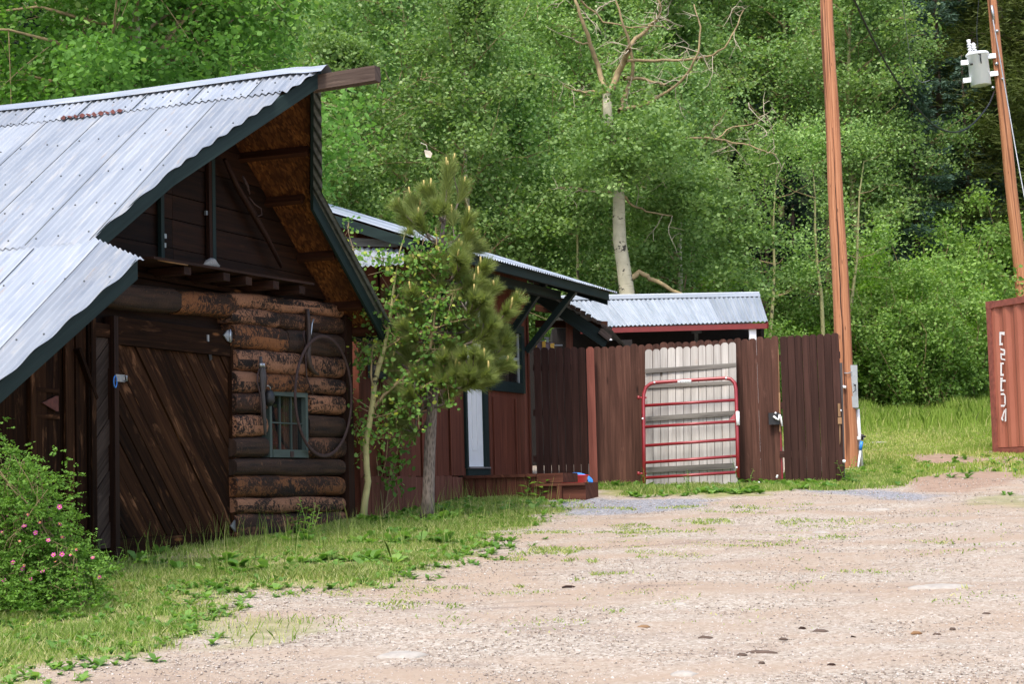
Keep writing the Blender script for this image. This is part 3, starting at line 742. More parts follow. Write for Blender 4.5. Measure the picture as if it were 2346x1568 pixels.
# ================================================================ RED-BROWN HOUSE
house = frame_empty('brown_house', H, 'red brown board house with green trim and a low corrugated roof behind the young pine', 'house')
hx = lambda x, y, w=0.0: H.pl(x, y, w)[0]
hz = lambda x, y, w=0.0: H.pl(x, y, w)[1]
def hpu(x, y, u0):
    d = ray(x, y); t = ((H.o + fu * u0 - CAM) @ fu) / (d @ fu); P = CAM + d * t - H.o
    return (u0, float(P @ fw), float(P[2]))
HK = .36; hrz = lambda w: 2.62 + HK * (.75 - w)
DL, DR = hx(1066, 1000), hx(1117, 1000)         # door opening incl. trim
WL, WR, WB, WT = hx(1118, 850), hx(1197, 850), hz(1190, 902), hz(1190, 748)
uS = -5.0
random.seed(31)
mb = MB(True); u = uS
edges = [uS, hx(912, 1000), hx(1060, 1000), DL]
def panel(a, b_, z0, z1): mb.box(a + .004, b_ - .004, -.06, random.uniform(-.004, .004), z0, z1)
sk = .17
for a, b_ in ((uS, hx(912, 1000)), (hx(912, 1000), hx(1000, 1000)), (hx(1000, 1000), DL)): panel(a, b_, sk, 2.85)
panel(DL, DR + .001, 2.32, 2.85); panel(DR, WL, -.3, 2.85)
panel(WL, WR, -.3, WB); panel(WL, WR, WT, 2.85); panel(WR, 0, -.3, 2.85)
mb.build('wall', 'siding', house)
for x in (876, 912, 965, 1030, 1130, 1181, 1213):
    u = hx(x, 1000); mb = MB(True); lo = sk if u < DL else -.3
    hi = WB - .08 if WL - .05 < u < WR + .05 else 2.7
    mb.box(u - .02, u + .02, .006, .024, lo, hi); mb.build('batten', 'siding', house)
mb = MB(True); u = uS
while u < hx(1060, 1100) - .02:
    u2 = min(u + random.uniform(.10, .16), hx(1060, 1100)); mb.box(u, u2 - .004, -.02, .035 + random.uniform(0, .008), -.75, sk - .008 + random.uniform(-.012, .012)); u = u2
mb.build('skirting', 'skirt', house)
mb = MB(True)
P = [(uS, .0, -.6), (uS, .0, hrz(0) - .004), (uS, -3.9, hrz(-3.9) - .004), (uS, -3.9, -.6)]; mb.prism(P, (.06, 0, 0), (0, 0, 1)); mb.build('end_wall', 'siding', house); mb = MB(True)
mb.box(-.06, 0, -3.9, -.07, -.3, hrz(-2) - .7); mb.build('end_wall', 'siding', house)
# door with its frame
dz0 = hz(1090, 1070)
mb = MB(True); zt = 2.30
uw0, uw1 = hx(1070, 1000, -.08), hx(1101, 1000, -.08)
fr_ = MB(True)
fr_.box(DL - .03, DL + .03, -.10, .03, dz0 - .02, zt + .06); fr_.box(hx(1108, 1000), DR, -.10, .022, dz0 - .06, zt + .06); fr_.box(DL + .03, hx(1106, 1000), -.1, .03, zt, zt + .06, (1, 0, 0)); fr_.box(DL + .0, DR, -.1, .031, dz0 - .16, dz0 - .025, (1, 0, 0))
mb.box(DL + .03, hx(1108, 1000), -.04, -.01, dz0, zt); dr = mb.build('door', 'white', house)
fr_.build('door_frame', 'green', dr)
mb = MB(True); mb.box(DL + .01, DR - .03, -.05, .05, dz0 - .024, dz0 - .006, (1, 0, 0)); mb.build('threshold', 'steel', dr)
mb = MB(True); um = (hx(1074, 1000, -.01) + hx(1101, 1000, -.01)) / 2; hw = .075
for a, b_ in ((.2, .95), (1.1, 1.85)):
    z0, z1 = dz0 + a, dz0 + b_
    for du in (0.0,): mb.box(um + du - hw, um + du - hw + .012, -.012, -.002, z0, z1); mb.box(um + du + hw - .012, um + du + hw, -.012, -.002, z0, z1); mb.box(um + du - hw + .012, um + du + hw - .012, -.012, -.002, z0, z0 + .012, (1, 0, 0)); mb.box(um + du - hw + .012, um + du + hw - .012, -.012, -.002, z1 - .012, z1, (1, 0, 0))
mb.build('door_panel', 'white', dr)
# window right of the door
f = .10; mb = MB(True)
mb.box(WL, WL + f, -.02, .04, WB, WT); mb.box(WR - f, WR, -.02, .04, WB, WT); mb.box(WL + f, WR - f, -.02, .04, WT - f, WT, (1, 0, 0)); mb.box(WL + f, WR - f, -.02, .045, WB, WB + f * 1.3, (1, 0, 0)); hw_ = mb.build('window', 'green', house)
mb = MB(True); mb.box(WL + f, WR - f, -.03, -.02, WB + .13, WT - f); mb.build('pane', 'glass', hw_)
mb = MB(True); mb.box(WL + f, WL + f + .03, -.02, .0, WB + .13, WT - f); mb.box(WR - f - .03, WR - f, -.02, .0, WB + .13, WT - f); mb.box(WL + f + .03, WR - f - .03, -.02, .0, (WB + WT) / 2 - .02, (WB + WT) / 2 + .02); mb.build('sash', 'box_grey', hw_)
mb = MB(True); mb.box(WL + f, WR - f, -.16, -.15, WB, WT); mb.build('curtain', 'curtain', hw_)
# second window behind the sapling
a, b_ = hx(840, 760), hx(880, 760); z0, z1 = hz(860, 868), hz(860, 790); mb = MB(True)
mb.box(a, b_, .004, .035, z0, z0 + .08, (1, 0, 0)); mb.box(a, a + .08, .004, .035, z0 + .08, z1); mb.box(b_ - .08, b_, .004, .035, z0 + .08, z1); mb.box(a + .08, b_ - .08, .004, .035, z1 - .08, z1, (1, 0, 0)); w2 = mb.build('window', 'green', house)
mb = MB(True); mb.box(a + .08, b_ - .08, .006, .012, z0 + .08, z1 - .08); mb.build('pane', 'glass', w2)
# roof
uE = 1.25; uA = -5.15
def hroof(mb, u0, u1, wa, wb, n0=.0, per=.0762, amp=.011, off=2.62, k=HK):
    us = np.arange(u0, u1, per / 8); vs = []; uvs_ = []; r = random.random(); seg = 6
    L = math.hypot(1, k)
    for u in us:
        for j in range(seg + 1):
            w = wa + (wb - wa) * j / seg; z = off + k * (.75 - w) + n0 + amp * math.cos(2 * pi * u / per) + .004 * math.sin(u + w * 2)
            vs.append((u, w, z)); uvs_.append((-w * L, u))
    fs = [[i * (seg + 1) + j, (i + 1) * (seg + 1) + j, (i + 1) * (seg + 1) + j + 1, i * (seg + 1) + j + 1] for i in range(len(us) - 1) for j in range(seg)]
    mb._add(vs, fs, None, [[uvs_[q] for q in f_] for f_ in fs], r, True)
mb = MB(True); u = uA; random.seed(4)
while u < uE:
    u2 = min(u + .66, uE); hroof(mb, u, u2 + .02, .84, -4.05, .05 + .004 * random.random()); u = u2
hr = mb.build('roof', 'galv_clean', house)
mb = MB(True)
mb.prism([(uA + .04, .74, hrz(.74) - .0), (uE - .05, .74, hrz(.74)), (uE - .05, -4.0, hrz(-4)), (uA + .04, -4.0, hrz(-4))], (0, 0, .03), (1, 0, 0)); mb.build('roof_deck', 'rafter', hr)
# far side of the roof
mb = MB(True); mb.prism([(uA, -4.05, hrz(-4.05) + .03), (uE, -4.05, hrz(-4.05) + .03), (uE, -7.5, hrz(-4.05) - 1.2), (uA, -7.5, hrz(-4.05) - 1.2)], (0, 0, .02), (0, 1, 0)); mb.build('rear_slope', 'galv_clean', hr)
# fascias
mb = MB(True); zt = hrz(.76) + .02; mb.box(uA, uE - .22, .745, .785, zt - .105, zt + .01, (1, 0, 0)); mb.build('eave_fascia', 'green', house)
mb = MB(True); mb.box(uE - .6, uE + .05, .80, .815, zt + .0, zt + .028, (1, 0, 0)); mb.build('eave_strip', 'oldwood', house)
mb = MB(True); mb.prism([(uA - .02, .76, hrz(.76) + .02), (uA - .02, -4.0, hrz(-4) + .02), (uA - .02, -4.0, hrz(-4) - .09), (uA - .02, .76, hrz(.76) - .09)], (.035, 0, 0), (0, 1, 0)); mb.build('rake_fascia', 'green', house)
mb = MB(True); mb.prism([(uE - .06, .70, hrz(.70) + .0), (uE - .06, -4.0, hrz(-4) + .0), (uE - .06, -4.0, hrz(-4) - .16), (uE - .06, .70, hrz(.70) - .16)], (.03, 0, 0), (0, 1, 0)); mb.build('rake_fascia', 'green', house)
mb = MB(True); zz = hz(1280, 668, .5); mb.box(-4.9, hx(1280, 668, .5), .44, .53, zz - .11, zz + .0, (1, 0, 0)); mb.build('eave_beam', 'green', house)
for (pa, wa, pb, wb, th) in (((1172, 762), .03, (1262, 652), .50, .062), ((1207, 806), .03, (1324, 664), .73, .066)):
    ua, za = H.pl(*pa, wa); ub, zb = H.pl(*pb, wb); um = ua if pa[0] > 1200 else ua
    mb = MB(True); mb.beam((ua, wa, za), (ua + .02, wb, zb), th * 1.2, th * 1.3, (1, 0, 0)); mb.build('brace', 'green', house)
ua, za = H.pl(1000, 700, .03); mb = MB(True); mb.beam((-3.2, .03, 2.0), (-3.2, .5, 2.55), .1, .1, (1, 0, 0)); mb.build('brace', 'green', house)
# little lower roof at the gable end near the barn
mb = MB(True)
P = [hpu(790, 566, -4.99), hpu(925, 571, -4.99)]; Q = [hpu(800, 612, -5.5), hpu(925, 606, -5.5)]
n = 60; vs = []
for i in range(n + 1):
    t = i / n
    for (A_, B_) in (P, Q): vs.append((A_[0] + (B_[0] - A_[0]) * t, A_[1] + (B_[1] - A_[1]) * t, A_[2] + (B_[2] - A_[2]) * t + .009 * math.cos(i * 1.05)))
mb._add(vs, [[2 * i, 2 * i + 1, 2 * i + 3, 2 * i + 2] for i in range(n)], (1, 0, -.3), None, None, True); mb.build('lower_roof', 'galv_clean', house)
a = hpu(790, 543, -5.02); b_ = hpu(905, 552, -5.02); c = hpu(912, 566, -5.02); d = hpu(790, 564, -5.02)
mb = MB(True); mb.prism([a, b_, c, d], (.02, 0, 0), (0, 1, 0)); mb.build('gable_flashing', 'greyrail', house)
# ================================================================ ENTRY DECK AND STEPS
deck_o = H.world(-2.2, 0, -.15)
gz = lambda u, w: float(G(*(H.world(u, w, 0)[:2]))) - H.o[2]
deck_e = frame_empty('entry_deck', H, 'low brown board deck with two box steps in front of the white house door', 'deck')
dT = hz(1066, 1091, .05)
a0 = hx(1066, 1120, .06)
Wd = hpu(1222, 1110, a0)[1]; W1 = hpu(1290, 1095, a0)[1]; W2 = hpu(1343, 1120, a0)[1]
mb = MB(True); random.seed(14); n = 7
for i in range(n):
    w0 = .05 + Wd * i / n; mb.box(a0 - .03, a0 + 1.25, w0, w0 + Wd / n - .006, dT - .035, dT, (1, 0, 0))
mb.build('deck_top', 'deckwood', deck_e)
mb = MB(True)
for i in range(n): w0 = .06 + Wd * i / n; mb.box(a0, a0 + .03, w0, w0 + Wd / n - .008, -.60, dT - .037, (0, 0, 1))
mb.box(a0 + .035, a0 + 1.2, Wd + .0, Wd + .03, -.60, dT - .037, (1, 0, 0)); mb.build('skirt_boards', 'deckwood', deck_e)
s1 = Wd + .035
mb = MB(True); mb.box(a0 + .0, a0 + .5, s1, W1, .055, dT + .0, (0, 1, 0)); mb.build('step', 'deckwood', deck_e)
mb = MB(True); mb.box(a0 - .02, a0 + .42, s1 + .02, W2, -.36, .048, (0, 1, 0)); mb.build('step', 'deckwood', deck_e)
mb = MB(True); mb.box(a0 - .055, a0 - .022, s1 + .0, W2, .018, .046, (0, 1, 0)); mb.box(a0 - .055, a0 - .022, W1 - .06, W1 - .0, -.36, .014); mb.build('step_trim', 'deckwood', deck_e)
# plastic toys by the steps
def plain_at(name, mb, mat, label, cat, grp=None):
    o = mb.build(name, mat); return tag(o, label, cat, grp)
p = at(1313, 1101, 22.5)
mb = MB(); mb.lathe([(.10, -.06), (.16, -.05), (.185, .045), (.20, .05), (.20, .062), (.17, .06), (.15, -.03), (.02, -.04)], tuple(p), 28); plain_at('red_plastic_tub', mb, 'plastic_red', 'red plastic tub tucked behind the lower deck step', 'tub')
mb = MB(); q = at(1319, 1104, 22.75); mb.tube([(q[0] + .17 * math.cos(t), q[1] + .03 * math.sin(t), q[2] + .09 * math.sin(t)) for t in np.linspace(-.2, pi * .95, 16)], .022, 8)
mb.tube([(q[0] + .17 * math.cos(t) + .02, q[1] + .05 + .03 * math.sin(t), q[2] - .01 + .08 * math.sin(t)) for t in np.linspace(-.9, pi * .95, 16)], .03, 8)
plain_at('blue_plastic_slide', mb, 'plastic_blue', 'curved blue plastic rim behind the red tub beside the steps', 'toy')
mb = MB(); q = at(1346, 1122, 22.6); mb.tube([q + [-.0, 0, -.09], q + [.022, 0, -.03], q + [.0, 0, .09]], [.02, .026, .012], 8); plain_at('yellow_plastic_toy', mb, 'plastic_yellow', 'small yellow plastic piece standing at the right end of the steps', 'toy')
# ================================================================ FENCES
def picket(mb, x0, x1, yb0, yb1, yt0, yt1, Y0, Y1, thick=.018, dy=0.0, dog=.28):
    """dog-eared picket from measured outline, at distance Y0..Y1"""
    A_ = at(x0, yb0, Y0); B_ = at(x1, yb1, Y1); T0 = at(x0, yt0, Y0); T1 = at(x1, yt1, Y1)
    w = np.linalg.norm((B_ - A_)[:2]); up0 = T0 - A_; 
    d = (B_ - A_); d[2] = 0; d /= np.linalg.norm(d); n = np.array([d[1], -d[0], 0])  # towards camera
    h0 = T0[2] - A_[2]; h1 = T1[2] - B_[2]; c = dog * w
    # lean offset carried by T0-A_
    P = [A_, B_, np.array([T1[0], T1[1], T1[2] - c * .9]), np.array([T1[0], T1[1], T1[2]]) - d * c * .55 - [0, 0, c * .25], np.array([T1[0], T1[1], T1[2]]) - d * c * 1.3, np.array([T0[0], T0[1], T0[2]]) + d * c * 1.3, np.array([T0[0], T0[1], T0[2]]) + d * c * .55 - [0, 0, c * .25], np.array([T0[0], T0[1], T0[2] - c * .9])]
    P = [Vector(p + n * dy) for p in P]; mb.prism(P, Vector(n * -thick), (0, 0, 1))
def fence(name, label, x0, x1, n, bl, br, tl, tr, Y0, Y1, mat, gap=.12, rails=True, vary=2.0, seed=1, mats=None, bend=None, drop=None):
    random.seed(seed); mid = at((x0 + x1) / 2, (bl + br) / 2, (Y0 + Y1) / 2)
    e = empty(name, (mid[0], mid[1], float(G(mid[0], mid[1]))), label, 'fence'); inv = Vector(e.location)
    def fin(mb, nm, mt):
        mb.v = [(a - inv.x, b_ - inv.y, c_ - inv.z) for a, b_, c_ in mb.v]; return mb.build(nm, mt, e)
    for i in range(n):
        a = i / n; b_ = (i + 1) / n; b_ -= gap / n; L_ = lambda p, q, t: p + (q - p) * t
        slant = lambda t: 0.0
        mb = MB(); j = random.uniform(-vary, vary); jb = random.uniform(-2, 3)
        xo = random.uniform(-.15, .15)
        d0 = drop(i) if drop else 0
        # bottom x is shifted right of the top x: the measured lean of the verticals
        xa, xb_ = L_(x0, x1, a) + xo, L_(x0, x1, b_) + xo; lean = 330 * .0262 + (L_(x0, x1, a) - 1173) * .0067
        A_ = at(xa + lean, L_(bl, br, a) + jb, L_(Y0, Y1, a)); 
        Yt = L_(Y0, Y1, a); Yt2 = L_(Y0, Y1, b_)
        A_ = at(xa + lean, L_(bl, br, a) + jb + 4, Yt); B_ = at(xb_ + lean, L_(bl, br, b_) + jb + 4, Yt2)
        T0 = at(xa, L_(tl, tr, a) + j + d0, Yt); T1 = at(xb_, L_(tl, tr, b_) + j + d0, Yt2)
        T0[:2] = A_[:2] + (T0[:2] - A_[:2]) * .5; T1[:2] = B_[:2] + (T1[:2] - B_[:2]) * .5
        d = B_ - A_; d[2] = 0; w = np.linalg.norm(d); d /= w; nn = np.array([d[1], -d[0], 0]); off = nn * random.uniform(0, .008); c = .30 * w
        P = [A_, B_, T1 - [0, 0, c], T1 - d * c * .45 - [0, 0, c * .35], T1 - d * c * 1.05, T0 + d * c * 1.05, T0 + d * c * .45 - [0, 0, c * .35], T0 - [0, 0, c]]
        P = [Vector(p + off) for p in P]; mb.prism(P, Vector(nn * -.018), (0, 0, 1))
        fin(mb, 'picket', mats[i] if mats else mat)
    for fr in (.18, .52, .85):
        ya = bl + (tl - bl) * fr; yb = br + (tr - br) * fr
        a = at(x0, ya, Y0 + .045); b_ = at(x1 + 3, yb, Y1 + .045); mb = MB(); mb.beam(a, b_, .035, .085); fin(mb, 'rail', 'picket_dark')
    return e, inv, fin
Yf = 23.75
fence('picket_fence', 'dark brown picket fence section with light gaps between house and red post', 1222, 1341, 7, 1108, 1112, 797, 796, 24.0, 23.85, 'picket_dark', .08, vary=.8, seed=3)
mt = ['picket'] * 25
e, inv, fin = fence('picket_fence', 'long brown picket fence behind the bleached panel and red tube gate', 1359, 1783, 25, 1116, 1101, 795, 771, 23.8, 23.35, 'picket', .006, vary=2.0, seed=5)
for (x, y) in ((2, 2),):
    p = at(1777, 960, 23.30); mb = MB(); d = np.array([1, -.05, 0])
    mb.beam(p + [-.09, 0, 0], p + [.05, 0, 0], .03, .15, (0, 0, 1)); lk = fin(mb, 'latch_plate', 'black')
    mb = MB(); mb.tube([p + [-.03, -.03, .03], p + [.0, -.05, 0], p + [.03, -.05, -.02], p + [.05, -.04, .05]], .014, 8); mb.tube([p + [.06, -.03, .03], p + [.075, -.03, -.10]], .012, 8); fin(mb, 'latch_bolt', 'white')
    mb = MB(); mb.beam(at(1785, 900, 23.34), at(1792, 1098, 23.34), .016, .016); fin(mb, 'red_edge_strip', 'gate_red')
    mb = MB(); mb.beam(at(1783, 800, 23.31), at(1785, 900, 23.31), .01, .012); mb.beam(at(1785.5, 900, 23.31), at(1787, 990, 23.31), .01, .018); fin(mb, 'torn_edge', 'chip')
    mb = MB()
    for q in ((1777, 947), (1780, 1094), (1739, 1106), (1781, 1091)):
        c_ = at(*q, 23.28); mb.tube([c_, c_ + [0, .02, 0]], .013, 10)
    fin(mb, 'reflector', 'porcelain')
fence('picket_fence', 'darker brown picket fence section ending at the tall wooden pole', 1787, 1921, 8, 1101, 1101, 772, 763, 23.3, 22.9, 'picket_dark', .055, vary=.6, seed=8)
p0 = at(1926, 900, 22.92)
# end post with the splintered latch
e2 = empty('fence_end_post', (float(at(1932, 1100, 22.95)[0]), 22.95, float(G(4.1, 22.95))), 'thin dark fence end post with splintered orange wood beside the pole', 'post'); iv = Vector(e2.location)
def fin2(mb, nm, mt_): mb.v = [(a - iv.x, b_ - iv.y, c_ - iv.z) for a, b_, c_ in mb.v]; return mb.build(nm, mt_, e2)
mb = MB(); mb.beam(at(1933, 1108, 22.95), at(1926, 832, 22.95), .035, .035); fin2(mb, 'post', 'greywood')
mb = MB(); mb.beam(at(1922, 925, 22.87), at(1923, 955, 22.87), .02, .03); mb.beam(at(1923.5, 957, 22.87), at(1924, 972, 22.87), .03, .045); mb.prism([at(1922, 974, 22.88), at(1926, 974, 22.88), at(1925.5, 1012, 22.88), at(1924, 1020, 22.88)], (0, .01, 0)); fin2(mb, 'splintered_wood', 'chip')
mb = MB(); c_ = at(1926, 941, 22.87); mb.tube([c_, c_ + [0, .02, 0]], .014, 10); c_ = at(1934, 1056, 22.87); mb.tube([c_, c_ + [.0, .02, -.02]], .02, 10); fin2(mb, 'reflector', 'porcelain')
# red post
mb = MB(); A_ = at(1361, 1128, 23.6); T = at(1352, 795, 23.6); wv = .052
mb.prism([A_ + [-wv, 0, 0], A_ + [wv, 0, 0], T + [wv - .004, 0, -.03], T + [.02, 0, 0], T + [-.02, 0, 0], T + [-wv + .0, 0, -.03]], (0, .09, 0), (0, 0, 1)); tag(mb.build('red_gate_post', 'redpost'), 'reddish brown square post between the two fence sections', 'post')
# bleached panel
e3o = at(1586, 1118, 23.45); e3 = empty('bleached_fence_panel', (e3o[0], e3o[1], float(G(e3o[0], e3o[1]))), 'bleached white picket panel with grey rails leaning on the brown fence', 'fence panel'); iv3 = Vector(e3.location)
def fin3(mb, nm, mt_): mb.v = [(a - iv3.x, b_ - iv3.y, c_ - iv3.z) for a, b_, c_ in mb.v]; return mb.build(nm, mt_, e3)
random.seed(17); n = 12
for i in range(n):
    a, b_ = i / n, (i + .93) / n; xt0, xt1 = 1478 + 209 * a, 1478 + 209 * b_; xb0, xb1 = 1480 + 212 * a, 1480 + 212 * b_
    ct = -.55 + random.uniform(-1.5, 1.5); yt = 802 - 17 * a + ct; yb = 1126 - 17 * a + random.uniform(-1, 2)
    Yb = 23.38 - .30 * a; Yt = 23.62 - .34 * a; Y2b = Yb - .3 * .077; Y2t = Yt - .34 * .077
    A_ = at(xb0, yb, Yb); B_ = at(xb1, yb - 1, Y2b); T0 = at(xt0, yt, Yt); T1 = at(xt1, yt - 1, Y2t)
    d = (B_ - A_); d[2] = 0; w = np.linalg.norm(d); d /= w; c = .3 * w; nn = np.array([d[1], -d[0], 0]) * random.uniform(0, .006)
    mb = MB(); mb.prism([Vector(q + nn) for q in (A_, B_, T1 - [0, 0, c], T1 - d * c * .45 - [0, 0, c * .35], T1 - d * c * 1.05, T0 + d * c * 1.05, T0 + d * c * .45 - [0, 0, c * .35], T0 - [0, 0, c])], (0, .018, 0), (0, 0, 1)); fin3(mb, 'picket', 'whitepicket')
for (ya, yb, x0, x1, ht) in ((851, 837, 1478, 1686, .055), (886, 877, 1482, 1686, .045), (961, 947, 1478, 1683, .06), (1078, 1068, 1480, 1681, .07)):
    fr = (1126 - ya) / 324; Ya = 23.38 + .24 * fr - .032
    mb = MB(); mb.beam(at(x0, ya, Ya), at(x1, yb, Ya - .30), .022, ht); fin3(mb, 'rail', 'greyrail')
# ================================================================ RED TUBE GATE
go = at(1580, 1112, 23.0); ge = empty('red_tube_gate', (go[0], go[1], float(G(go[0], go[1]))), 'red six bar tube gate leaning against the bleached panel', 'gate'); iv4 = Vector(ge.location)
def fin4(mb, nm, mt_): mb.v = [(a - iv4.x, b_ - iv4.y, c_ - iv4.z) for a, b_, c_ in mb.v]; return mb.build(nm, mt_, ge)
gY = lambda x, y: 23.02 + .28 * (1100 - y) / 230 * 1.0 - .28 * (x - 1475) / 215
gp = lambda x, y: at(x, y, gY(x, y))
path = [(1476, 1108), (1475, 1000), (1474, 920), (1475, 903), (1480, 888), (1490, 880), (1503, 877), (1580, 872), (1660, 867), (1674, 869), (1683, 878), (1686, 892), (1687, 920), (1689, 1000), (1691, 1095)]
mb = MB(); mb.tube([gp(*q) for q in path], .0235, 12); fin4(mb, 'outer_frame', 'gate_red')
for (ya, yb) in ((930, 917), (979, 966), (1022, 1007), (1061, 1046), (1096, 1083)):
    mb = MB(); mb.tube([gp(1478, ya) + [0, -.0, 0], gp(1687, yb)], .0195, 10); fin4(mb, 'cross_bar', 'gate_red')
mb = MB(); a = gp(1553, 876); b_ = gp(1584, 874); mb.tube([a, b_], .028, 12); lb = fin4(mb, 'name_label', 'white')
mb = MB()
for i in range(6):
    x = 1559 + i * 3.8; q = at(x, 874.5, gY(x, 874) - .030); mb.box(q[0] - .006, q[0] + .005, q[1] - .002, q[1], q[2] - .008, q[2] + .006)
fin4(mb, 'label_letters', 'plastic_grey').parent = lb
mb = MB(); mb.tube([gp(1687.5, 944) + [.01, -.02, 0], gp(1688.5, 975) + [.01, -.02, 0]], .024, 10); fin4(mb, 'white_tape', 'white')
mb = MB()
for q in ((1499, 877), (1663, 867), (1472, 960), (1687, 1072)):
    c_ = gp(*q) + [0, -.028, 0]; mb.tube([c_, c_ + [0, .01, 0]], .013, 10)
fin4(mb, 'reflector', 'porcelain')
mb = MB()
for q in ((1472, 912), (1472, 1086)):
    c_ = gp(*q); mb.tube([c_ + [-.05, 0, 0], c_ + [.05, 0, 0]], .012, 8); mb.tube([c_ + [-.05, 0, -.02], c_ + [-.05, 0, .025]], .016, 8)
fin4(mb, 'hinge_lug', 'gate_red')
mb = MB(); a, b_, c_ = gp(1670, 963), gp(1686, 961), gp(1684, 947); mb.prism([a, b_, c_], (0, .012, 0)); fin4(mb, 'corner_gusset', 'gate_red')
# ================================================================ DARK LEAN-TO BEHIND THE FENCE
lo = at(1330, 1100, 26); le = empty('dark_lean_to', (lo[0], lo[1], float(G(lo[0], lo[1]))), 'dark open lean-to with a sloping green rafter behind the left fence', 'shelter'); iv5 = Vector(le.location)
def fin5(mb, nm, mt_): mb.v = [(a - iv5.x, b_ - iv5.y, c_ - iv5.z) for a, b_, c_ in mb.v]; return mb.build(nm, mt_, le)
YR = 25.4
a, b_, c_, d = at(1215, 651, YR), at(1400, 770, YR), at(1384, 797, YR), at(1200, 672, YR)
mb = MB(); mb.prism([a, b_, c_, d], (0, .04, 0), b_ - a); fin5(mb, 'rafter_board', 'green')
P0, P1 = at(1210, 640, YR - .03), at(1401, 757, YR - .03); dirv = (P1 - P0); L_ = np.linalg.norm(dirv); dirv /= L_
mb = MB(); back = np.array([.45, 3.6, .0]); nS = 30; n = 48
vs = []
for i in range(n + 1):
    for j in range(2):
        q = P0 + dirv * L_ * i / n + back * j; q = q + np.array([0, 0, .012 * math.cos(i * 1.57)]); vs.append(q)
mb._add(vs, [[2 * i, 2 * i + 1, 2 * i + 3, 2 * i + 2] for i in range(n)], tuple(back), None, None, True); fin5(mb, 'roof_sheets', 'galv_dark')
mb = MB(); random.seed(6)
for i in range(16):
    q = P0 + dirv * L_ * (i + .1) / 16; mb.beam(q + [0, -.01, -.01], q + dirv * L_ / 17 + [0, -.01, random.uniform(-.01, .02)], .03, .05)
mb.beam(P1 + [-.16, -.02, .0], P1 + [-.02, -.02, -.12], .04, .09); fin5(mb, 'ragged_edge', 'oldwood')
mb = MB(); q0, q1 = at(1306, 1110, 25.6), at(1304, 722, 25.6); mb.beam(q0, q1, .095, .09, (0, 1, 0)); fin5(mb, 'post', 'skirt')
mb = MB()
zb = float(G(1, 29)) - .1
A_ = at(1225, 900, 28.6); mb.box(A_[0] - .8, 1.9, 28.9, 28.98, zb, 3.9); fin5(mb, 'back_wall', 'room_shade')
mb = MB(); mb.beam(at(1226, 742, 26), at(1392, 745, 26), .06, .10); mb.beam(at(1226, 705, 27), at(1330, 720, 27), .06, .10); fin5(mb, 'purlin', 'rafter')
# yellow and grey toy playset just showing over the fence
to = at(1246, 790, 24.6); te = empty('plastic_playset', (to[0], to[1], float(G(to[0], to[1]))), 'yellow and grey plastic toy playset peeking over the dark fence', 'toy'); iv6 = Vector(te.location)
def fin6(mb, nm, mt_): mb.v = [(a - iv6.x, b_ - iv6.y, c_ - iv6.z) for a, b_, c_ in mb.v]; return mb.build(nm, mt_, te)
def slab(mb, x0, y0, x1, y1, Y=24.6, t=.08): mb.prism([at(x0, y1, Y), at(x1, y1, Y), at(x1, y0, Y), at(x0, y0, Y)], (0, t, 0))
for (x0, y0, x1, y1) in ((1222, 782, 1228, 800), (1227, 779, 1230, 800), (1242, 782, 1250, 800), (1261, 787, 1270, 798)):
    mb = MB(); slab(mb, x0, y0, x1, y1); fin6(mb, 'yellow_block', 'plastic_yellow')
for (x0, y0, x1, y1) in ((1230.5, 783, 1241.5, 802), (1250.5, 788, 1260.5, 802), (1249, 785, 1266, 787)):
    mb = MB(); slab(mb, x0, y0, x1, y1, 24.63, .05); fin6(mb, 'mauve_panel', 'plastic_mauve')
mb = MB(); slab(mb, 1229, 780.5, 1246, 782.6); mb.prism([at(1229, 780, 24.6), at(1239, 780, 24.6), at(1239, 768, 24.6)], (0, .04, 0)); slab(mb, 1247, 773, 1258, 776); slab(mb, 1252, 776.5, 1257, 784.5); slab(mb, 1270, 790, 1289, 792.5); fin6(mb, 'grey_bracket', 'plastic_grey')
mb = MB(); q = at(1248, 802, 24.7); mb.beam((q[0] - .1, q[1], float(G(q[0], q[1]))), q + [-.1, 0, 0], .08, .08); mb.beam((q[0] + .1, q[1], float(G(q[0], q[1]))), q + [.1, 0, 0], .08, .08); fin6(mb, 'leg', 'plastic_grey')
# ================================================================ METAL SHED
so = at(1560, 1100, 29.6); se = empty('open_shed', (so[0], so[1], float(G(so[0], so[1]))), 'open shed with a blue white corrugated roof and dark red fascia', 'shed'); iv7 = Vector(se.location)
def fin7(mb, nm, mt_): mb.v = [(a - iv7.x, b_ - iv7.y, c_ - iv7.z) for a, b_, c_ in mb.v]; return mb.build(nm, mt_, se)
RL, RR, EL, ER = at(1270, 686, 30.6), at(1737, 677, 30.3), at(1330, 750, 29.2), at(1757, 738, 28.9)
n = 44 * 6; mb = MB(); random.seed(12)
for s_ in range(4):
    vs = []; us = []; a0_, a1_ = s_ / 4, (s_ + 1) / 4 + .006
    for i in range(n // 4 + 1):
        t = a0_ + (a1_ - a0_) * i / (n // 4); wv = .012 * math.cos(2 * pi * t * 44)
        for j in range(5):
            q = (RL + (RR - RL) * t) * (1 - j / 4) + (EL + (ER - EL) * t) * (j / 4) + np.array([0, -.4, .9]) * (wv + .003 * s_)
            vs.append(q); us.append((j * .45, t * 3.6))
    fs = [[i * 5 + j, i * 5 + 5 + j, i * 5 + 6 + j, i * 5 + 1 + j] for i in range(n // 4) for j in range(4)]
    mb._add(vs, fs, None, [[us[k] for k in f_] for f_ in fs], None, True)
sr = fin7(mb, 'roof', 'galv_clean')
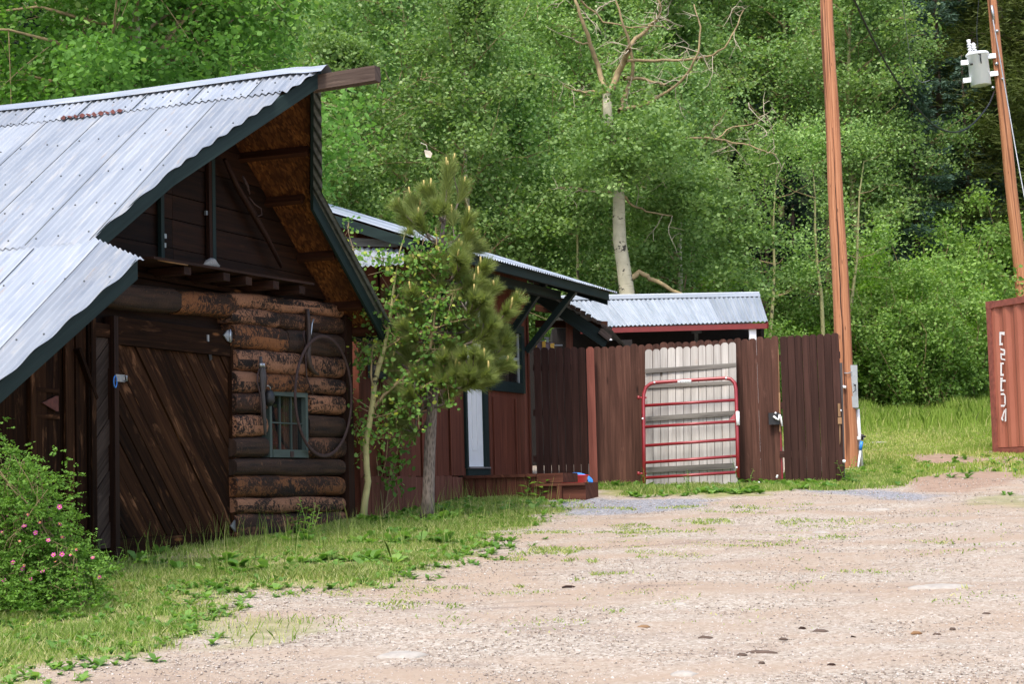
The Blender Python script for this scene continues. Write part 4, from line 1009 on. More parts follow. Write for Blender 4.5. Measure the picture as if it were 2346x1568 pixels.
mb = MB(); mb.prism([RL + [0, -.13, -.03], RR + [.02, -.13, -.03], RR + [.02, 0, .05], RL + [0, 0, .05]], (0, .02, .012), (1, 0, 0)); mb.prism([RL + [0, 0, .05], RR + [0.02, 0, .05], RR + [.02, .16, -.04], RL + [0, .16, -.04]], (0, .01, .012), (1, 0, 0)); fin7(mb, 'ridge_cap', 'galv_clean').parent = sr
mb = MB(); bk = np.array([0, 1.5, -.65]); mb.prism([RL, RR, RR + bk, RL + bk], (0, 0, -.01), (0, 1, -.4)); fin7(mb, 'rear_slope', 'galv_clean').parent = sr
mb = MB(); mb.beam(EL + [0, .03, -.06], ER + [0, .03, -.06], .03, .085); mb.beam(ER + [0.01, .02, -.06], RR + [.02, 0, -.08], .03, .085); fin7(mb, 'fascia', 'redfascia')
mb = MB(); q = at(1724, 745, 29.0); mb.box(q[0] - .055, q[0] + .055, 29.0, 29.1, float(G(q[0], 29)) - .05, q[2] - .02); q = at(1395, 760, 29.2); mb.box(q[0] - .05, q[0] + .05, 29.2, 29.3, float(G(q[0], 29.2)), q[2]); fin7(mb, 'post', 'tank')
mb = MB(); zb = float(G(2.5, 32)) - .3; zt = RL[2] - .7; mb.box(RL[0], RR[0] - .05, 31.9, 31.98, zb, zt); mb.box(RL[0] - .08, RL[0], 29.4, 31.98, zb, zt + .1); mb.box(RR[0] - .03, RR[0] + .02, 29.9, 31.98, zb, zt + .1); mb.box(RL[0], RR[0], 31.4, 31.46, zt - .3, zt + .28); fin7(mb, 'wall', 'room_shade')  # walls coloured as shade; short top panel added to stop light from behind
mb = MB(); mb.beam(at(1595, 760, 30.5), at(1595, 800, 30.5), .06, .06); mb.beam(at(1585, 762, 30.5), at(1607, 761, 30.5), .05, .04); fin7(mb, 'hanging_lamp', 'galv_dark')
# ================================================================ POLES, TRANSFORMER, BOX
def vpole(name, label, xb, yb, xt, yt, Y, r0, r1, ext, dYt=0):
    A_ = at(xb, yb, Y); T = at(xt, yt, Y + dYt); g = float(G(A_[0], A_[1])); e_ = empty(name, (A_[0], A_[1], g), label, 'utility pole'); d = T - A_
    mb = MB(); n = 26; pts = []; rr = []
    z0 = (g - .3 - A_[2]) / d[2]
    for i in range(n + 1):
        t = z0 + (ext - z0) * i / n; q = A_ + d * t; pts.append((q[0] - A_[0] + .006 * math.sin(i * .9), q[1] - A_[1], q[2] - g)); rr.append(r0 + (r1 - r0) * max(0, t))
    mb.tube(pts, rr, 28, jit=.012); mb.build('shaft', 'pole', e_); return e_, A_, d, g
p1, A1, d1, g1 = vpole('utility_pole', 'thick orange brown wooden pole rising at the right end of the fence', 1946, 1075, 1893, 0, 26.0, .136, .088, 1.25)
p2, A2, d2, g2 = vpole('utility_pole', 'farther leaning wooden pole carrying the grey transformer above the container', 2342, 670, 2272, 0, 42.0, .150, .107, 1.2)
loc1 = lambda q: tuple(np.array(q) - np.array(p1.location)); loc2 = lambda q: tuple(np.array(q) - np.array(p2.location))
mb = MB(); random.seed(44); cp_ = []
for i in range(26):
    t = i / 25; yy = 300 + 640 * t; xx = 1907 + (yy - 285) * .0475 + random.uniform(-.5, .5); q = A1 + d1 * ((1075 - yy) / 1075); r_ = .136 - .048 * (1075 - yy) / 1075
    xw = at(xx, yy, 26 - r_ * .9)[0] - q[0]; yw = -math.sqrt(max(1e-4, r_ * r_ - xw * xw)) - .0; cp_.append((q[0] + xw - A1[0], q[1] + yw - A1[1], q[2] - g1))
mb.tube(cp_, [.003 + .006 * math.sin(pi * i / 25) for i in range(26)], 5, jit=.3); mb.build('crack', 'knotdark', p1)
mb = MB(); mb.tube([loc1(at(1928, 886, 25.84)), loc1(at(1938, 888, 25.84))], .02, 8); mb.build('cable_clip', 'porcelain', p1)
mb = MB(); mb.tube([loc1(at(1934, 855, 25.86)), loc1(at(1942, 856, 25.84)), loc1(at(1951, 853, 25.88))], .008, 6); mb.build('wire_loop', 'cable_grey', p1)
mb = MB()
for (x, y) in ((2293, 70), (2283, 200), (2299, 145), (2306, 180)):
    q = at(x - 8 if y != 145 else 2284, y, 41.85); mb.tube([loc2(q), loc2(q + [0, .08, 0])], .035, 8)
q = at(2276, 30, 41.85); mb.tube([loc2(at(2272, 12, 41.85)), loc2(at(2277, 45, 41.85))], [.03, .03], 8); mb.build('bolt', 'steel', p2)
# transformer
tq = at(2243, 160, 41.9); tr = empty('pole_transformer', tuple(tq), 'pale grey cylinder transformer with two ribbed insulators bolted to the farther pole', 'transformer')
tr.rotation_euler = (0, math.radians(-4.5), 0)
mb = MB(); mb.lathe([(.20, -.37), (.235, -.36), (.238, .33), (.265, .335), (.27, .375), (.25, .40), (.12, .43), (.0, .44)], (0, 0, 0), 32); mb.build('tank', 'tank', tr)
for (x, y0, y1, r, dx_, top) in ((-.17, .30, .68, .05, -.02, 'flat'), (-.07, .40, .60, .058, 0, 'cone')):
    mb = MB(); prof = []; z = y0 - .02
    while z < y1 - .06: prof += [(r * .55, z), (r, z + .01), (r, z + .034), (r * .55, z + .044)]; z += .062
    prof += [(r * .8, z), (r * .95, z + .02), (r * .9 if top == 'flat' else r * .5, z + .07), (.01, z + .075)]
    mb.lathe(prof, (x, -.05, 0), 16); mb.build('insulator', 'porcelain', tr)
mb = MB()
for z in (.20, -.22): mb.box(-.40, -.22, -.04, .04, z - .05, z + .06, (1, 0, 0)); mb.box(.22, .42, -.04, .04, z - .05 + .09, z + .06 + .09, (1, 0, 0))
mb.build('mounting_bracket', 'tank', tr)
mb = MB(); mb.tube([(-.1, -.12, .46), (-.08, -.2, .36), (-.0, -.25, .30), (.0, -.25, .22)], .012, 6); mb.tube([(0, -.1, .42), (.02, -.22, .36), (0, -.255, .24), (0, -.25, .1)], .014, 6); mb.lathe([(.03, -.02), (.035, 0), (.03, .02)], (-.2, -.15, .12), 12); mb.build('jumper_wire', 'black', tr)
def wire(name, pts, r, mat, label, cat='cable', twist=None):
    P = [at(*p) for p in pts]; o_ = np.array(P[0]); 
    Q = []
    for i in range(len(P) - 1):
        p_, q_ = P[i], P[i + 1]; pm = P[i - 1] if i else p_ - (q_ - p_); qn = P[i + 2] if i + 2 < len(P) else q_ + (q_ - p_)
        for k in range(8):
            t = k / 8; Q.append(.5 * ((2 * p_) + (q_ - pm) * t + (2 * pm - 5 * p_ + 4 * q_ - qn) * t * t + (3 * p_ - pm - 3 * q_ + qn) * t ** 3))
    Q.append(P[-1]); mb = MB()
    if twist:
        for ph in (0, pi):
            R_ = []; dense = []
            for i in range(len(Q) - 1):
                m_ = max(2, int(np.linalg.norm(Q[i + 1] - Q[i]) / (twist / 8)))
                for k in range(m_): dense.append(Q[i] + (Q[i + 1] - Q[i]) * k / m_)
            s_ = 0; last = dense[0]
            for q in dense:
                s_ += np.linalg.norm(q - last); last = q; a_ = 2 * pi * s_ / twist + ph; R_.append(q + np.array([math.cos(a_), 0, math.sin(a_)]) * r - o_)
            mb.tube([tuple(q) for q in R_], r, 5)
    else: mb.tube([tuple(q - o_) for q in Q], r, 6)
    o = mb.build(name, mat); o.location = tuple(o_); return tag(o, label, cat)
wire('sagging_cable', [(2279, 208, 42), (2262, 245, 40.5), (2225, 287, 38.5), (2190, 303, 37), (2148, 293, 35), (2110, 258, 33), (2060, 195, 31), (2005, 100, 28.5), (1957, 0, 26.5), (1925, -75, 25)], .0105, 'cable', 'thick black twisted cable sagging between the two wooden poles', twist=.42)
wire('guy_wire', [(2275, 45, 41.7), (2305, 215, 41.5), (2330, 360, 41.0), (2360, 520, 40.2), (2440, 950, 38.5)], .014, 'cable_grey', 'thin pale guy wire running down beside the farther pole', 'wire')
wire('drooping_wire', [(2240, 110, 42), (2238, 60, 43), (2244, -20, 45)], .008, 'cable', 'thin dark wire rising from the transformer insulators', 'wire')
wire('thin_line', [(2066, -10, 36), (2078, 80, 37), (2087, 150, 38), (2100, 178, 39), (2112, 188, 40), (2130, 184, 41)], .007, 'cable_grey', 'thin silver line looping in front of the hillside trees', 'wire')
bq = at(1959, 937, 25.95); be = empty('electric_box', (bq[0], bq[1], float(G(bq[0], bq[1]))), 'tall narrow grey electric box on the right side of the near pole', 'electric box'); iv8 = Vector(be.location)
def fin8(mb, nm, mt_): mb.v = [(a - iv8.x, b_ - iv8.y, c_ - iv8.z) for a, b_, c_ in mb.v]; return mb.build(nm, mt_, be)
a, b_, c_, d = at(1949, 936, 25.9), at(1966, 936, 25.9), at(1964, 837, 25.9), at(1946, 837, 25.9)
mb = MB(); mb.prism([a, b_, c_, d], (.03, .16, 0)); mb.prism([a + [-.004, -.012, .01], b_ + [.004, -.012, .01], b_ + [.004, -.012, .17], a + [-.004, -.012, .17]], (0, .01, 0)); fin8(mb, 'cabinet', 'box_grey')
mb = MB(); mb.tube([at(1955, 880, 25.86), at(1960, 884, 25.86), at(1960, 895, 25.86), at(1954, 900, 25.86)], .005, 6); mb.tube([at(1956, 883, 25.86), at(1961, 883, 25.86)], .012, 6); fin8(mb, 'loop_handle', 'cable')
mb = MB(); mb.tube([at(1965, 938, 26.0), at(1969, 1000, 26.0), at(1975, 1082, 26.0)], .026, 12); fin8(mb, 'conduit', 'pvc')
mb = MB(); mb.beam(at(1949, 1003, 25.95), at(1979, 1005, 25.95), .02, .045); fin8(mb, 'strap', 'pvc')
hy = at(1972, 1012, 25.92); mb = MB(); mb.tube([at(1974, 1012, 25.92), at(1971, 1032, 25.92)], .024, 10); hyo = plain_at('water_hydrant', mb, 'plastic_blue', 'small blue handled water tap on a white pipe by the near pole', 'tap')
mb = MB(); mb.tube([at(1971, 1034, 25.92), at(1964, 1086, 25.85)], .016, 8); mb.build('riser_pipe', 'pvc', hyo)
mb = MB(); mb.tube([at(1975, 1009, 25.92), at(1976, 996, 25.92)], .018, 8); mb.tube([at(1974, 1000, 25.9), at(1983, 1001, 25.9)], .014, 8); mb.build('spout', 'black', hyo)
# ================================================================ SHIPPING CONTAINER
cT = at(2258, 692, 29.0); cang = math.radians(-22); ce = empty('shipping_container', (cT[0], cT[1], float(G(cT[0], cT[1])) - .08), 'rusty orange red corrugated shipping container with white stencilled marks on its side', 'container', None, 0)
cu = np.array([-math.sin(cang), -math.cos(cang), 0])   # towards the camera along the side
cn = np.array([-math.cos(cang), math.sin(cang), 0])    # outward normal of the visible side
cH = cT[2] - ce.location[2]
# local frame: x = along cu, y = into the box, z up
ce.rotation_euler = (0, 0, math.atan2(cu[1], cu[0]))
Ll, Wd_ = 6.06, 2.44
# y axis of local = rotate cu by +90deg
yl = np.array([-cu[1], cu[0], 0]); sgn = 1 if yl @ cn < 0 else -1
mb = MB(); vs = []; us = []; per = .278; xs = []; x = .12
while x < Ll - .12: xs += [(x, 0), (x + .07, 0), (x + .14, .036), (x + .208, .036)]; x += per
z0, z1 = .16, cH - .11
for (x, q) in xs: vs += [(x, sgn * (.02 + q), z0), (x, sgn * (.02 + q), z1)]
mb._add(vs, [[2 * i, 2 * i + 2, 2 * i + 3, 2 * i + 1] for i in range(len(xs) - 1)], (0, 0, 1)); mb.build('side_panel', 'container', ce)
mb = MB(); vs = [(x, sgn * (Wd_ - .02 - q), z) for (x, q) in xs for z in (z0, z1)]; mb._add(vs, [[2 * i, 2 * i + 2, 2 * i + 3, 2 * i + 1] for i in range(len(xs) - 1)], (0, 0, 1)); mb.build('side_panel', 'container', ce)
mb = MB()
for X in (0, Ll - .12):
    for Yq in (0, Wd_ - .1): mb.box(X, X + .12, sgn * Yq, sgn * (Yq + .1), .1, cH - .1)
mb.build('corner_post', 'container_dark', ce)
mb = MB()
for Z_, h_ in ((.02, .14), (cH - .11, .11)):
    for Yq in (0, Wd_ - .06): mb.box(.12, Ll - .12, sgn * Yq, sgn * (Yq + .06), Z_, Z_ + h_ - .01, (1, 0, 0))
    for X in (0.02, Ll - .1): mb.box(X, X + .08, sgn * .1, sgn * (Wd_ - .1), Z_, Z_ + h_ - .01, (0, 1, 0))
mb.build('frame_rail', 'container_dark', ce)
mb = MB()
for X in (0, Ll - .17):
    for Yq in (0, Wd_ - .16):
        for Z_ in (0, cH - .118): mb.box(X - .003, X + .173, sgn * (Yq - .003), sgn * (Yq + .163), Z_, Z_ + .118)
mb.build('corner_casting', 'container_dark', ce)
mb = MB(); mb.box(.08, Ll - .08, sgn * .05, sgn * (Wd_ - .05), cH - .06, cH - .04); mb.build('roof_panel', 'container', ce)
mb = MB(); mb.box(.03, .05, sgn * .1, sgn * (Wd_ - .1), .1, cH - .1); mb.box(Ll - .05, Ll - .03, sgn * .1, sgn * (Wd_ - .1), .1, cH - .1); mb.build('end_panel', 'container', ce)
# stencilled marks: glyph outlines in a unit cell (x across, y down)
def cpt(px_, py_):   # pixel on the side plane -> local x, z
    o_ = np.array(ce.location); d = ray(px_, py_); t = ((o_ + cn * .0 - CAM) @ cn) / (d @ cn); P = CAM + d * t - o_; return float(P @ cu), float(P[2])
gl = [((182, 378), (229, 500), [[(0, 0), (1, 0), (.95, .25), (0, .16)], [(0, .16), (.28, .2), (.28, 1), (.0, 1)], [(.28, .84), (.62, .84), (.62, 1), (.28, 1)]]),
      ((186, 527), (234, 640), [[(.1, 0), (.9, .1), (1, .28), (.1, .14)], [(.72, .28), (1, .28), (.95, .6), (.72, .5)], [(.1, .4), (.72, .44), (.95, .6), (.1, .55)], [(.1, .55), (.35, .55), (.35, .82), (.1, .86)], [(.2, .82), (1, .88), (1, 1), (.2, .92)]]),
      ((190, 660), (222, 782), [[(0, 0), (.95, .0), (.95, .13), (0, .13)], [(0, .13), (.42, .13), (.42, 1), (0, 1)], [(.42, .84), (.95, .84), (.95, 1), (.42, 1)]]),
      ((190, 797), (238, 922), [[(0, 0), (.45, 0), (.45, .16), (0, .16)], [(0, .3), (.3, .3), (.3, 1), (0, 1)], [(0, .17), (1, .17), (1, .3), (0, .3)], [(.3, .87), (.66, .87), (.66, 1), (.3, 1)]]),
      ((194, 940), (240, 1065), [[(0, 0), (.6, 0), (.95, .2), (.6, .14), (0, .14)], [(.7, .2), (.95, .2), (.98, .8), (.7, .76)], [(.0, .86), (.6, .86), (.98, .8), (.7, 1), (0, 1)]]),
      ((196, 1080), (243, 1202), [[(.85, 0), (1, 0), (1, .96), (.72, 1)], [(.05, .72), (.62, .1), (.85, .12), (.35, .72)], [(.05, .72), (.35, .72), (.45, .84), (.42, .95), (.05, .84)]])]
mb = MB()
for (c0, c1, polys) in gl:
    for P in polys:
        Q = []
        for (a, b_) in P:
            sx = 2860 + (c0[0] + (c1[0] - c0[0]) * a) / 3.136; sy = 850 + (c0[1] + (c1[1] - c0[1]) * b_) / 3.136
            X, Z_ = cpt(sx * .784, sy * .784); Q.append((X, sgn * .0165, Z_))
        mb.prism(Q, (0, sgn * .003, 0))
mb.build('stencilled_marks', 'white', ce)
SKY, SUN, EXPO = .15, 1.3, 1.25
# ================================================================ GROUND
def poly_world(P): return np.array([gpt(x, y)[:2] for x, y in P])
def sdist(X, Y, P):
    X = X.ravel(); Y = Y.ravel(); best = np.full(X.shape, 1e9); ins = np.zeros(X.shape, bool); n = len(P)
    for i in range(n):
        x0, y0 = P[i - 1]; x1, y1 = P[i]; dx, dy = x1 - x0, y1 - y0; L2 = dx * dx + dy * dy + 1e-12
        t = np.clip(((X - x0) * dx + (Y - y0) * dy) / L2, 0, 1); d = (X - x0 - t * dx) ** 2 + (Y - y0 - t * dy) ** 2; best = np.minimum(best, d)
        c = ((y0 > Y) != (y1 > Y)) & (X < (x1 - x0) * (Y - y0) / (y1 - y0 + 1e-15) + x0); ins ^= c
    return np.where(ins, 1, -1) * np.sqrt(best)
PG1 = poly_world([(-200, 1640), (-260, 1240), (250, 1215), (540, 1215), (800, 1190), (1060, 1135), (1220, 1130), (1296, 1166), (1235, 1195), (1170, 1230), (1130, 1275), (1010, 1305), (890, 1345), (740, 1352), (600, 1362), (520, 1385), (500, 1420), (440, 1440), (380, 1478), (250, 1510), (130, 1550), (20, 1600)])
PG2 = poly_world([(1345, 1100), (1640, 1100), (1940, 1090), (1985, 1120), (1940, 1128), (1840, 1122), (1760, 1138), (1650, 1142), (1480, 1140), (1360, 1140)])
PG3 = poly_world([(1930, 1100), (1985, 1122), (2070, 1120), (2100, 1104), (2185, 1096), (2240, 1100), (2360, 1090), (2500, 1080), (2500, 960), (2200, 930), (1935, 940)])
PG4 = poly_world([(2185, 1138), (2260, 1132), (2400, 1128), (2420, 1172), (2300, 1166), (2200, 1158)])
PG5 = poly_world([(560, 1420), (700, 1415), (720, 1450), (640, 1475), (530, 1478), (480, 1455)])
PQ1 = poly_world([(1225, 1140), (1330, 1136), (1360, 1142), (1560, 1143), (1640, 1146), (1590, 1166), (1480, 1176), (1380, 1182), (1290, 1182), (1250, 1168)])
PQ2 = poly_world([(1800, 1124), (1860, 1118), (1990, 1122), (2080, 1126), (2190, 1136), (2130, 1148), (2010, 1148), (1930, 1138)])
PB1 = poly_world([(2050, 1052), (2160, 1042), (2310, 1056), (2270, 1067), (2120, 1068)])
PB2 = poly_world([(2060, 1096), (2140, 1083), (2340, 1084), (2310, 1108), (2220, 1128), (2110, 1130)])
def sm(x, a, b): t = np.clip((x - a) / (b - a), 0, 1); return t * t * (3 - 2 * t)
def vnoise(X, Y, s, seed):
    r = np.random.default_rng(seed); g = r.random((64, 64)); x = X * s; y = Y * s; xi = np.floor(x).astype(int); yi = np.floor(y).astype(int); fx = x - xi; fy = y - yi
    fx = fx * fx * (3 - 2 * fx); fy = fy * fy * (3 - 2 * fy); q = lambda a, b: g[a % 64, b % 64]
    return (q(xi, yi) * (1 - fx) + q(xi + 1, yi) * fx) * (1 - fy) + (q(xi, yi + 1) * (1 - fx) + q(xi + 1, yi + 1) * fx) * fy
def masks(X, Y):
    n1 = vnoise(X, Y, 1.1, 1) * .6 + vnoise(X, Y, 3.1, 2) * .4 - .5; n2 = vnoise(X, Y, 6.5, 3) - .5
    j = n1 * .9 + n2 * .35
    a = sm(sdist(X, Y, PG1) + j * .8, -.12, .28)
    b = sm(sdist(X, Y, PG2) + j * .55, -.08, .2); c = sm(sdist(X, Y, PG3) + j * .9, -.15, .3); d = .65 * sm(sdist(X, Y, PG4) + j * .8, -.1, .3); e = .7 * sm(sdist(X, Y, PG5) + j * .5, -.1, .2)
    far = sm(Y, 31, 33)
    beh = sm(X + .45 * (Y - 16), -99, -98) * 0
    g = np.maximum.reduce([a, b, c, d, e, far])
    side = sm(-X - 4.2, 0, .5) * sm(Y, 15, 17); g = np.maximum(g, side)
    grey = np.maximum(sm(sdist(X, Y, PQ1) + j * .3, -.1, .15), sm(sdist(X, Y, PQ2) + j * .5, -.1, .25)) * (1 - g)
    # bare dirt openings inside the far grass
    bare = sm(n1, .04, .16) * c * .85 * (1 - sm(Y, 29, 31))
    bare = np.maximum(bare, sm(np.maximum(sdist(X, Y, PB1), sdist(X, Y, PB2)) + j * .5, -.15, .2))
    g2 = g * (1 - bare)
    dirt = np.clip(sm(sdist(X, Y, poly_world([(2095, 1106), (2185, 1098), (2240, 1112), (2200, 1130), (2100, 1128)])), -.2, .3) + bare, 0, 1)
    return g2, grey, dirt
xs = np.unique(np.round(np.concatenate([np.linspace(-220, -14, 30), np.arange(-14, -7, .5), np.arange(-7, 9, .07), np.arange(9, 20, .5), np.linspace(20, 220, 30)]), 3))
ys = np.unique(np.round(np.concatenate([np.linspace(-60, 0, 8), np.arange(0, 7, .5), np.arange(7, 27.5, .08), np.arange(27.5, 46, .3), np.arange(46, 80, 2), np.linspace(80, 300, 22)]), 3))
X, Y = np.meshgrid(xs, ys); Xf, Yf_ = X.ravel(), Y.ravel()
near = (Yf_ > 6.9) & (Yf_ < 28) & (np.abs(Xf) < 9)
Z = G(Xf, Yf_); rng = np.random.default_rng(5)
Z = np.where(near, Z + .010 * (vnoise(Xf, Yf_, 2.2, 7) - .5) + .006 * (rng.random(len(Z)) - .5), Z)
Z = np.where(Yf_ > 46, Z + 2.0 * (vnoise(Xf, Yf_, .09, 9) - .5), Z)
gm, gy, dt = masks(Xf, Yf_)
nx, ny = len(xs), len(ys)
I = np.arange(nx * ny).reshape(ny, nx); quads = np.stack([I[:-1, :-1], I[:-1, 1:], I[1:, 1:], I[1:, :-1]], -1).reshape(-1, 4)
ground = fast('ground', np.stack([Xf, Yf_, Z], 1), 4, 'ground', np.zeros(len(quads)), None, quads)
for nm, arr in (('grassy', gm), ('grey', gy), ('dirt', dt), ('hilly', sm(Yf_, 38, 44))):
    a_ = ground.data.attributes.new(nm, 'FLOAT', 'POINT'); a_.data.foreach_set('value', arr.astype(np.float32))
ground.data.polygons.foreach_set('use_smooth', np.ones(len(quads), bool)); tag(ground, kind='structure')
# ================================================================ GRASS, WEEDS, GRAVEL (uncountable)
def under_buildings(x, y):
    b = np.stack([x, y], 1) - B.o[:2]; u = b @ fu[:2]; w = b @ fw[:2]; inb = (u > -4.3) & (u < 3.4) & (w < .03)
    h = np.stack([x, y], 1) - H.o[:2]; u = h @ fu[:2]; w = h @ fw[:2]; inh = (u > -5.3) & (u < 0) & (w < .03)
    dk = (u > -2.4) & (u < -.9) & (w < 1.75) & (w > 0)
    return inb | inh | dk
def blades(rng, x, y, hgt, wid, lean=.45):
    n = len(x); z = G(x, y) - .01; P = np.stack([x, y, z], 1); az = rng.uniform(0, 2 * pi, n); fa = rng.uniform(0, 2 * pi, n)
    l = rng.uniform(.1, lean, n) * hgt; d = np.stack([np.cos(az), np.sin(az), 0 * az], 1); s = np.stack([np.cos(fa), np.sin(fa), 0 * fa], 1) * wid[:, None] / 2
    up = np.array([0, 0, 1.]); mid = P + d * (l * .35)[:, None] + up * (hgt * .58)[:, None]; tip = P + d * l[:, None] + up * hgt[:, None]
    V = np.stack([P - s, P + s, mid + s * .7, tip, mid - s * .7], 1); return V.reshape(-1, 3)
def grass(name, n, region, hgt, seed, mat='grass', dens=None, label=None, wid=.006, lean=.5, dry=.2, clump=.05):
    rng = np.random.default_rng(seed); x0, x1, y0, y1 = region; xs_, ys_ = [], []
    got = 0
    while got < n:
        x = rng.uniform(x0, x1, 60000); y = rng.uniform(y0, y1, 60000); p = dens(x, y); k = (rng.random(60000) < p) & ~under_buildings(x, y)
        # keep to what the view can hold, with a margin
        k &= np.abs(x) < y * .31 + .8
        xs_.append(x[k]); ys_.append(y[k]); got += k.sum()
        if k.sum() < 5: break
    x = np.concatenate(xs_)[:n]; y = np.concatenate(ys_)[:n]
    h = hgt * (.35 + 1.6 * (vnoise(x, y, 1.3, seed + 1) * .6 + vnoise(x, y, 4.1, seed + 2) * .4) ** 1.6) * rng.uniform(.5, 1.25, len(x)); V = blades(rng, x, y, h, np.full(len(x), wid) * rng.uniform(.7, 1.4, len(x)) * (1 + y * .02), lean)
    r = rng.random(len(x)) * .6 + vnoise(x, y, .9, seed + 3) * .35; r = np.where(rng.random(len(x)) < dry * (.4 + 1.2 * vnoise(x, y, .7, seed + 5)), .92 + .08 * rng.random(len(x)), r)
    o = fast(name, V, 5, mat, r); return tag(o, label, None, None, 'stuff')
g_only = lambda x, y: masks(x, y)[0]
grass('grass', 125000, (-5.5, 1.2, 8.6, 24), .050, 100, dens=lambda x, y: g_only(x, y) * (.3 + .7 * sm(sdist(x, y, PG1), 0, .7)) * (.14 + .86 * sm(vnoise(x, y, 2.3, 71), .28, .62)), label='short green verge grass in front of the barn and house', wid=.0055, dry=.30, lean=.9)
grass('grass', 38000, (.6, 5.5, 22, 26.5), .07, 101, dens=lambda x, y: g_only(x, y), label='grass tufts along the foot of the brown fence', wid=.008, dry=.15)
grass('grass', 90000, (3.8, 14, 22.5, 38), .065, 102, dens=lambda x, y: g_only(x, y), label='mown grass beyond the near pole', wid=.011, mat='tallgrass', dry=.42)
grass('grass', 75000, (2.5, 18, 33.5, 43), .26, 103, mat='tallgrass', dens=lambda x, y: sm(y, 33.5, 38), label='tall bright green grass below the hillside shrubs', wid=.011, dry=.08)
def sparse(x, y):
    n = vnoise(x, y, 1.4, 41) * .5 + vnoise(x, y, 5, 42) * .5; g, gr_, d = masks(x, y); return sm(n, .60, .72) * (1 - g) * sm(-x + 1.3 + .0 * y, -3.5, 1.2) * .9 * sm(y, 10.5, 14)
grass('grass', 11000, (-4, 6, 9.5, 23.5), .026, 104, dens=sparse, label='sparse low green sprigs growing through the gravel', wid=.009, lean=1.4, dry=.25)
def stalks(n, seed):
    rng = np.random.default_rng(seed); xs_, ys_ = [], []
    while sum(map(len, xs_)) < n:
        x = rng.uniform(-5, 1, 4000); y = rng.uniform(12, 23, 4000); k = (rng.random(4000) < g_only(x, y) * .3) & ~under_buildings(x, y); xs_.append(x[k]); ys_.append(y[k])
    x = np.concatenate(xs_)[:n]; y = np.concatenate(ys_)[:n]; return tag(fast('grass', blades(rng, x, y, rng.uniform(.16, .36, n), np.full(n, .004), .35), 5, 'grass', rng.random(n)), 'tall thin grass stalks rising from the verge', None, None, 'stuff')
stalks(900, 77)
# broad leaved weeds as rosettes
def rosettes(name, n, region, size, seed, dens, label, mat='weed', cap=None):
    rng = np.random.default_rng(seed); V = []; R_ = []; x0, x1, y0, y1 = region; c = 0; tries = 0
    while c < n and tries < 60:
        tries += 1; X_ = rng.uniform(x0, x1, 3000); Y_ = rng.uniform(y0, y1, 3000); k = (rng.random(3000) < dens(X_, Y_)) & ~under_buildings(X_, Y_) & (np.abs(X_) < Y_ * .31 + .5)
        for x, y in zip(X_[k], Y_[k]):
            if c >= n: break
            c += 1; m = rng.integers(7, 13); s = size * rng.uniform(.45, 1.3); base = rng.random() * .9 - .1
            for q in range(m):
                az = rng.uniform(0, 2 * pi); el = rng.uniform(.25, 1.1); L_ = s * rng.uniform(.6, 1.1); d = np.array([math.cos(az) * math.cos(el), math.sin(az) * math.cos(el), math.sin(el)]); sd = np.array([-math.sin(az), math.cos(az), 0]); z = float(G(x, y)); o_ = np.array([x, y, z])
                pr = [(0, .03), (.35, .16), (.7, .19), (1, .02)]
                pts = []
                for (t, wv) in pr: pts.append((o_ + d * L_ * t + [0, 0, -.35 * L_ * t * t], wv * L_ * rng.uniform(.8, 1.2)))
                for (a_, wa), (b_, wb) in zip(pts[:-1], pts[1:]): V += [a_ - sd * wa, a_ + sd * wa, b_ + sd * wb, b_ - sd * wb]; R_.append(base + rng.random() * .25)
    return tag(fast(name, np.array(V), 4, mat, R_), label, None, None, 'stuff')
edge1 = lambda x, y: sm(sdist(x, y, PG1), -.35, .15) * (1 - sm(sdist(x, y, PG1), .5, 2.0) * .75) * (.2 + .8 * (vnoise(x, y, .8, 61) > .45))
rosettes('weeds', 1150, (-5, 1.2, 9, 23.5), .085, 200, edge1, 'broad leaved weeds along the edge of the verge')
rosettes('weeds', 130, (-5, 1.0, 12, 22), .17, 203, lambda x, y: sm(sdist(x, y, PG1), .1, .5) * (vnoise(x, y, .9, 63) > .6), 'larger broad leaved weed clumps inside the verge')
rosettes('weeds', 420, (.8, 5.2, 21.5, 24.5), .13, 201, lambda x, y: sm(sdist(x, y, PG2), -.1, .2) * (.25 + .75 * (vnoise(x, y, 1.6, 62) > .4)), 'low leafy weeds at the foot of the fence')
rosettes('weeds', 120, (4, 9, 20, 28), .13, 202, lambda x, y: sm(np.maximum(sdist(x, y, PG3), sdist(x, y, PG4)), -.2, .3), 'weed clumps in the far grass by the container')
